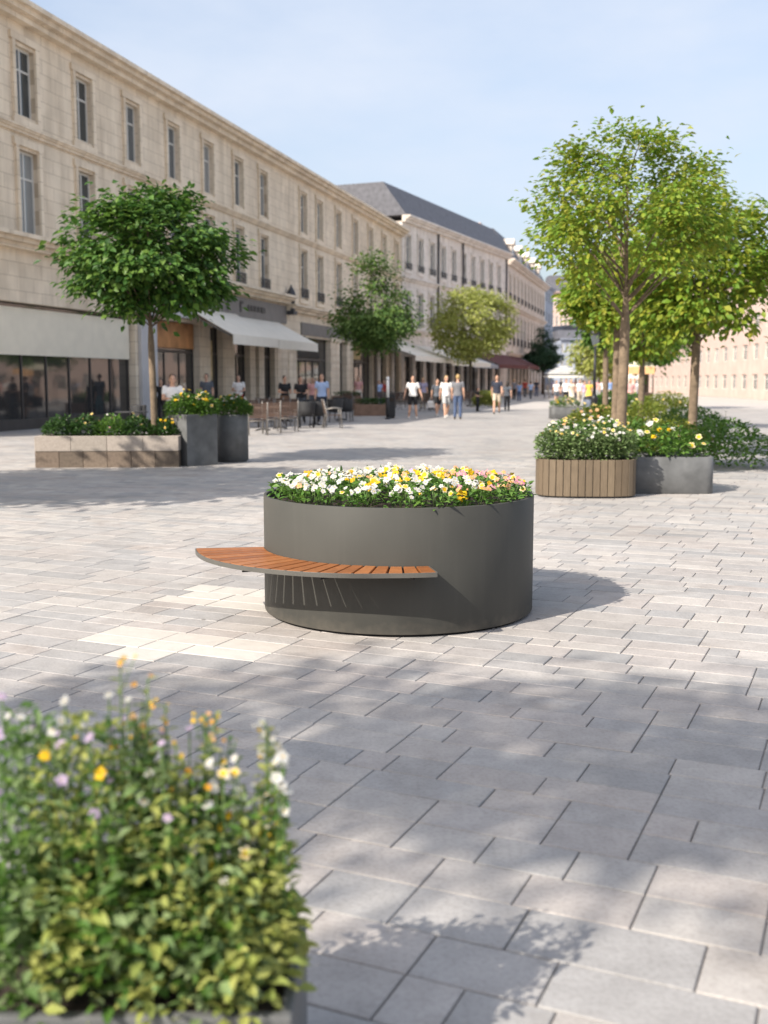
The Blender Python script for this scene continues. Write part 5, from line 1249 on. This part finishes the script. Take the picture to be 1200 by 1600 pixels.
far = [(838, 110, 'navy', 'jeans', 'in the shade left of the dark conical tree'), (820, 104, 'red', 'slate', 'in the shade under the maroon awning'), (803, 92, 'grey', 'black', 'in the shade before the maroon awning'), (864, 118, 'lavender', 'slate', 'under the striped canopy, left'), (876, 125, 'navy', 'black', 'under the striped canopy, middle'),
       (898, 112, 'red', 'jeans', 'right of the striped canopy'), (935, 90, 'pink', 'lightgrey', 'between the lamp post and the green tree'), (942, 84, 'white', 'slate', 'by the trunk of the green tree'), (953, 88, 'blue', 'beige', 'between the two nearest right hand trunks'), (910, 120, 'cream', 'brown', 'far behind the woman in yellow'), (998, 66, 'lightblue', 'jeans', 'right of the market stall')]
for i, (px, dp, a, b, wh) in enumerate(far):
    person(px, None, None, 'distant passer-by in %s top %s' % (a, wh), a, b, 'trousers', ['stand', 'walk'][i % 2], i % 3 == 0, ['short', 'long'][i % 3 == 0], ['hair_dark', 'hair_brown', 'hair_blond'][i % 3], turn=[0, 180, 30, 200, -40][i % 5], dep=dp)
person(661, None, 590, 'blond woman in lavender top behind the man in black shorts', 'lavender', 'beige', 'trousers', 'stand', True, 'long', 'hair_blond', dep=62)

# ------------------------------------------------------------------ light, sky, camera
w = bpy.data.worlds.new('World'); sc.world = w; w.use_nodes = True; nt = w.node_tree
sky = nt.nodes.new('ShaderNodeTexSky'); sky.sky_type = 'NISHITA'; sky.sun_disc = False
sx, sy = -math.cos(R(SUN_AZ)), -math.sin(R(SUN_AZ))
sky.sun_elevation = R(SUN_EL); sky.sun_rotation = math.atan2(sx, sy) % (2*math.pi); sky.dust_density = 4.0; sky.air_density = 1.0; sky.ozone_density = 1.0
bg = nt.nodes['Background']; bg.inputs['Strength'].default_value = .15; 
tcw = nt.nodes.new('ShaderNodeTexCoord'); mpw = nt.nodes.new('ShaderNodeMapping'); mpw.inputs['Scale'].default_value = (1, 1, 2.6); nt.links.new(tcw.outputs['Generated'], mpw.inputs['Vector'])
nw = nt.nodes.new('ShaderNodeTexNoise'); nw.inputs['Scale'].default_value = 2.2; nw.inputs['Detail'].default_value = 7; nw.inputs['Roughness'].default_value = .55; nt.links.new(mpw.outputs[0], nw.inputs['Vector'])
rw = nt.nodes.new('ShaderNodeValToRGB'); rw.color_ramp.elements[0].position = .36; rw.color_ramp.elements[1].position = .68; rw.color_ramp.elements[0].color = (.30, .30, .30, 1); rw.color_ramp.elements[1].color = (.95, .95, .95, 1); nt.links.new(nw.outputs['Fac'], rw.inputs['Fac'])
mw = nt.nodes.new('ShaderNodeMix'); mw.data_type = 'RGBA'; nt.links.new(rw.outputs['Color'], mw.inputs[0]); nt.links.new(sky.outputs[0], mw.inputs[6]); mw.inputs[7].default_value = (3.2, 3.5, 4.05, 1)
nt.links.new(mw.outputs[2], bg.inputs['Color'])
sd = bpy.data.lights.new('sun', 'SUN'); sd.energy = 4.5; sd.angle = R(.53); sd.color = (1.0, .93, .82)
so = bpy.data.objects.new('sun', sd); COL.objects.link(so)
ce = math.cos(R(SUN_EL)); so.rotation_euler = Vector((sx*ce, sy*ce, math.sin(R(SUN_EL)))).to_track_quat('Z', 'Y').to_euler(); so.location = (-20, -15, 25)
cd = bpy.data.cameras.new('camera'); cam = bpy.data.objects.new('camera', cd); COL.objects.link(cam); sc.camera = cam
cam.location = (0, 0, HC); cam.rotation_euler = (math.pi/2 - PITCH, 0, 0)
cd.sensor_fit = 'HORIZONTAL'; cd.sensor_width = 36; cd.lens = 36*F/1200; cd.clip_start = .1; cd.clip_end = 3000
cd.dof.use_dof = True; cd.dof.focus_distance = 7.0; cd.dof.aperture_fstop = 2.9
sc.view_settings.view_transform = 'Standard'; sc.view_settings.look = 'None'; sc.view_settings.exposure = .72; sc.view_settings.gamma = 1
sc.render.film_transparent = False
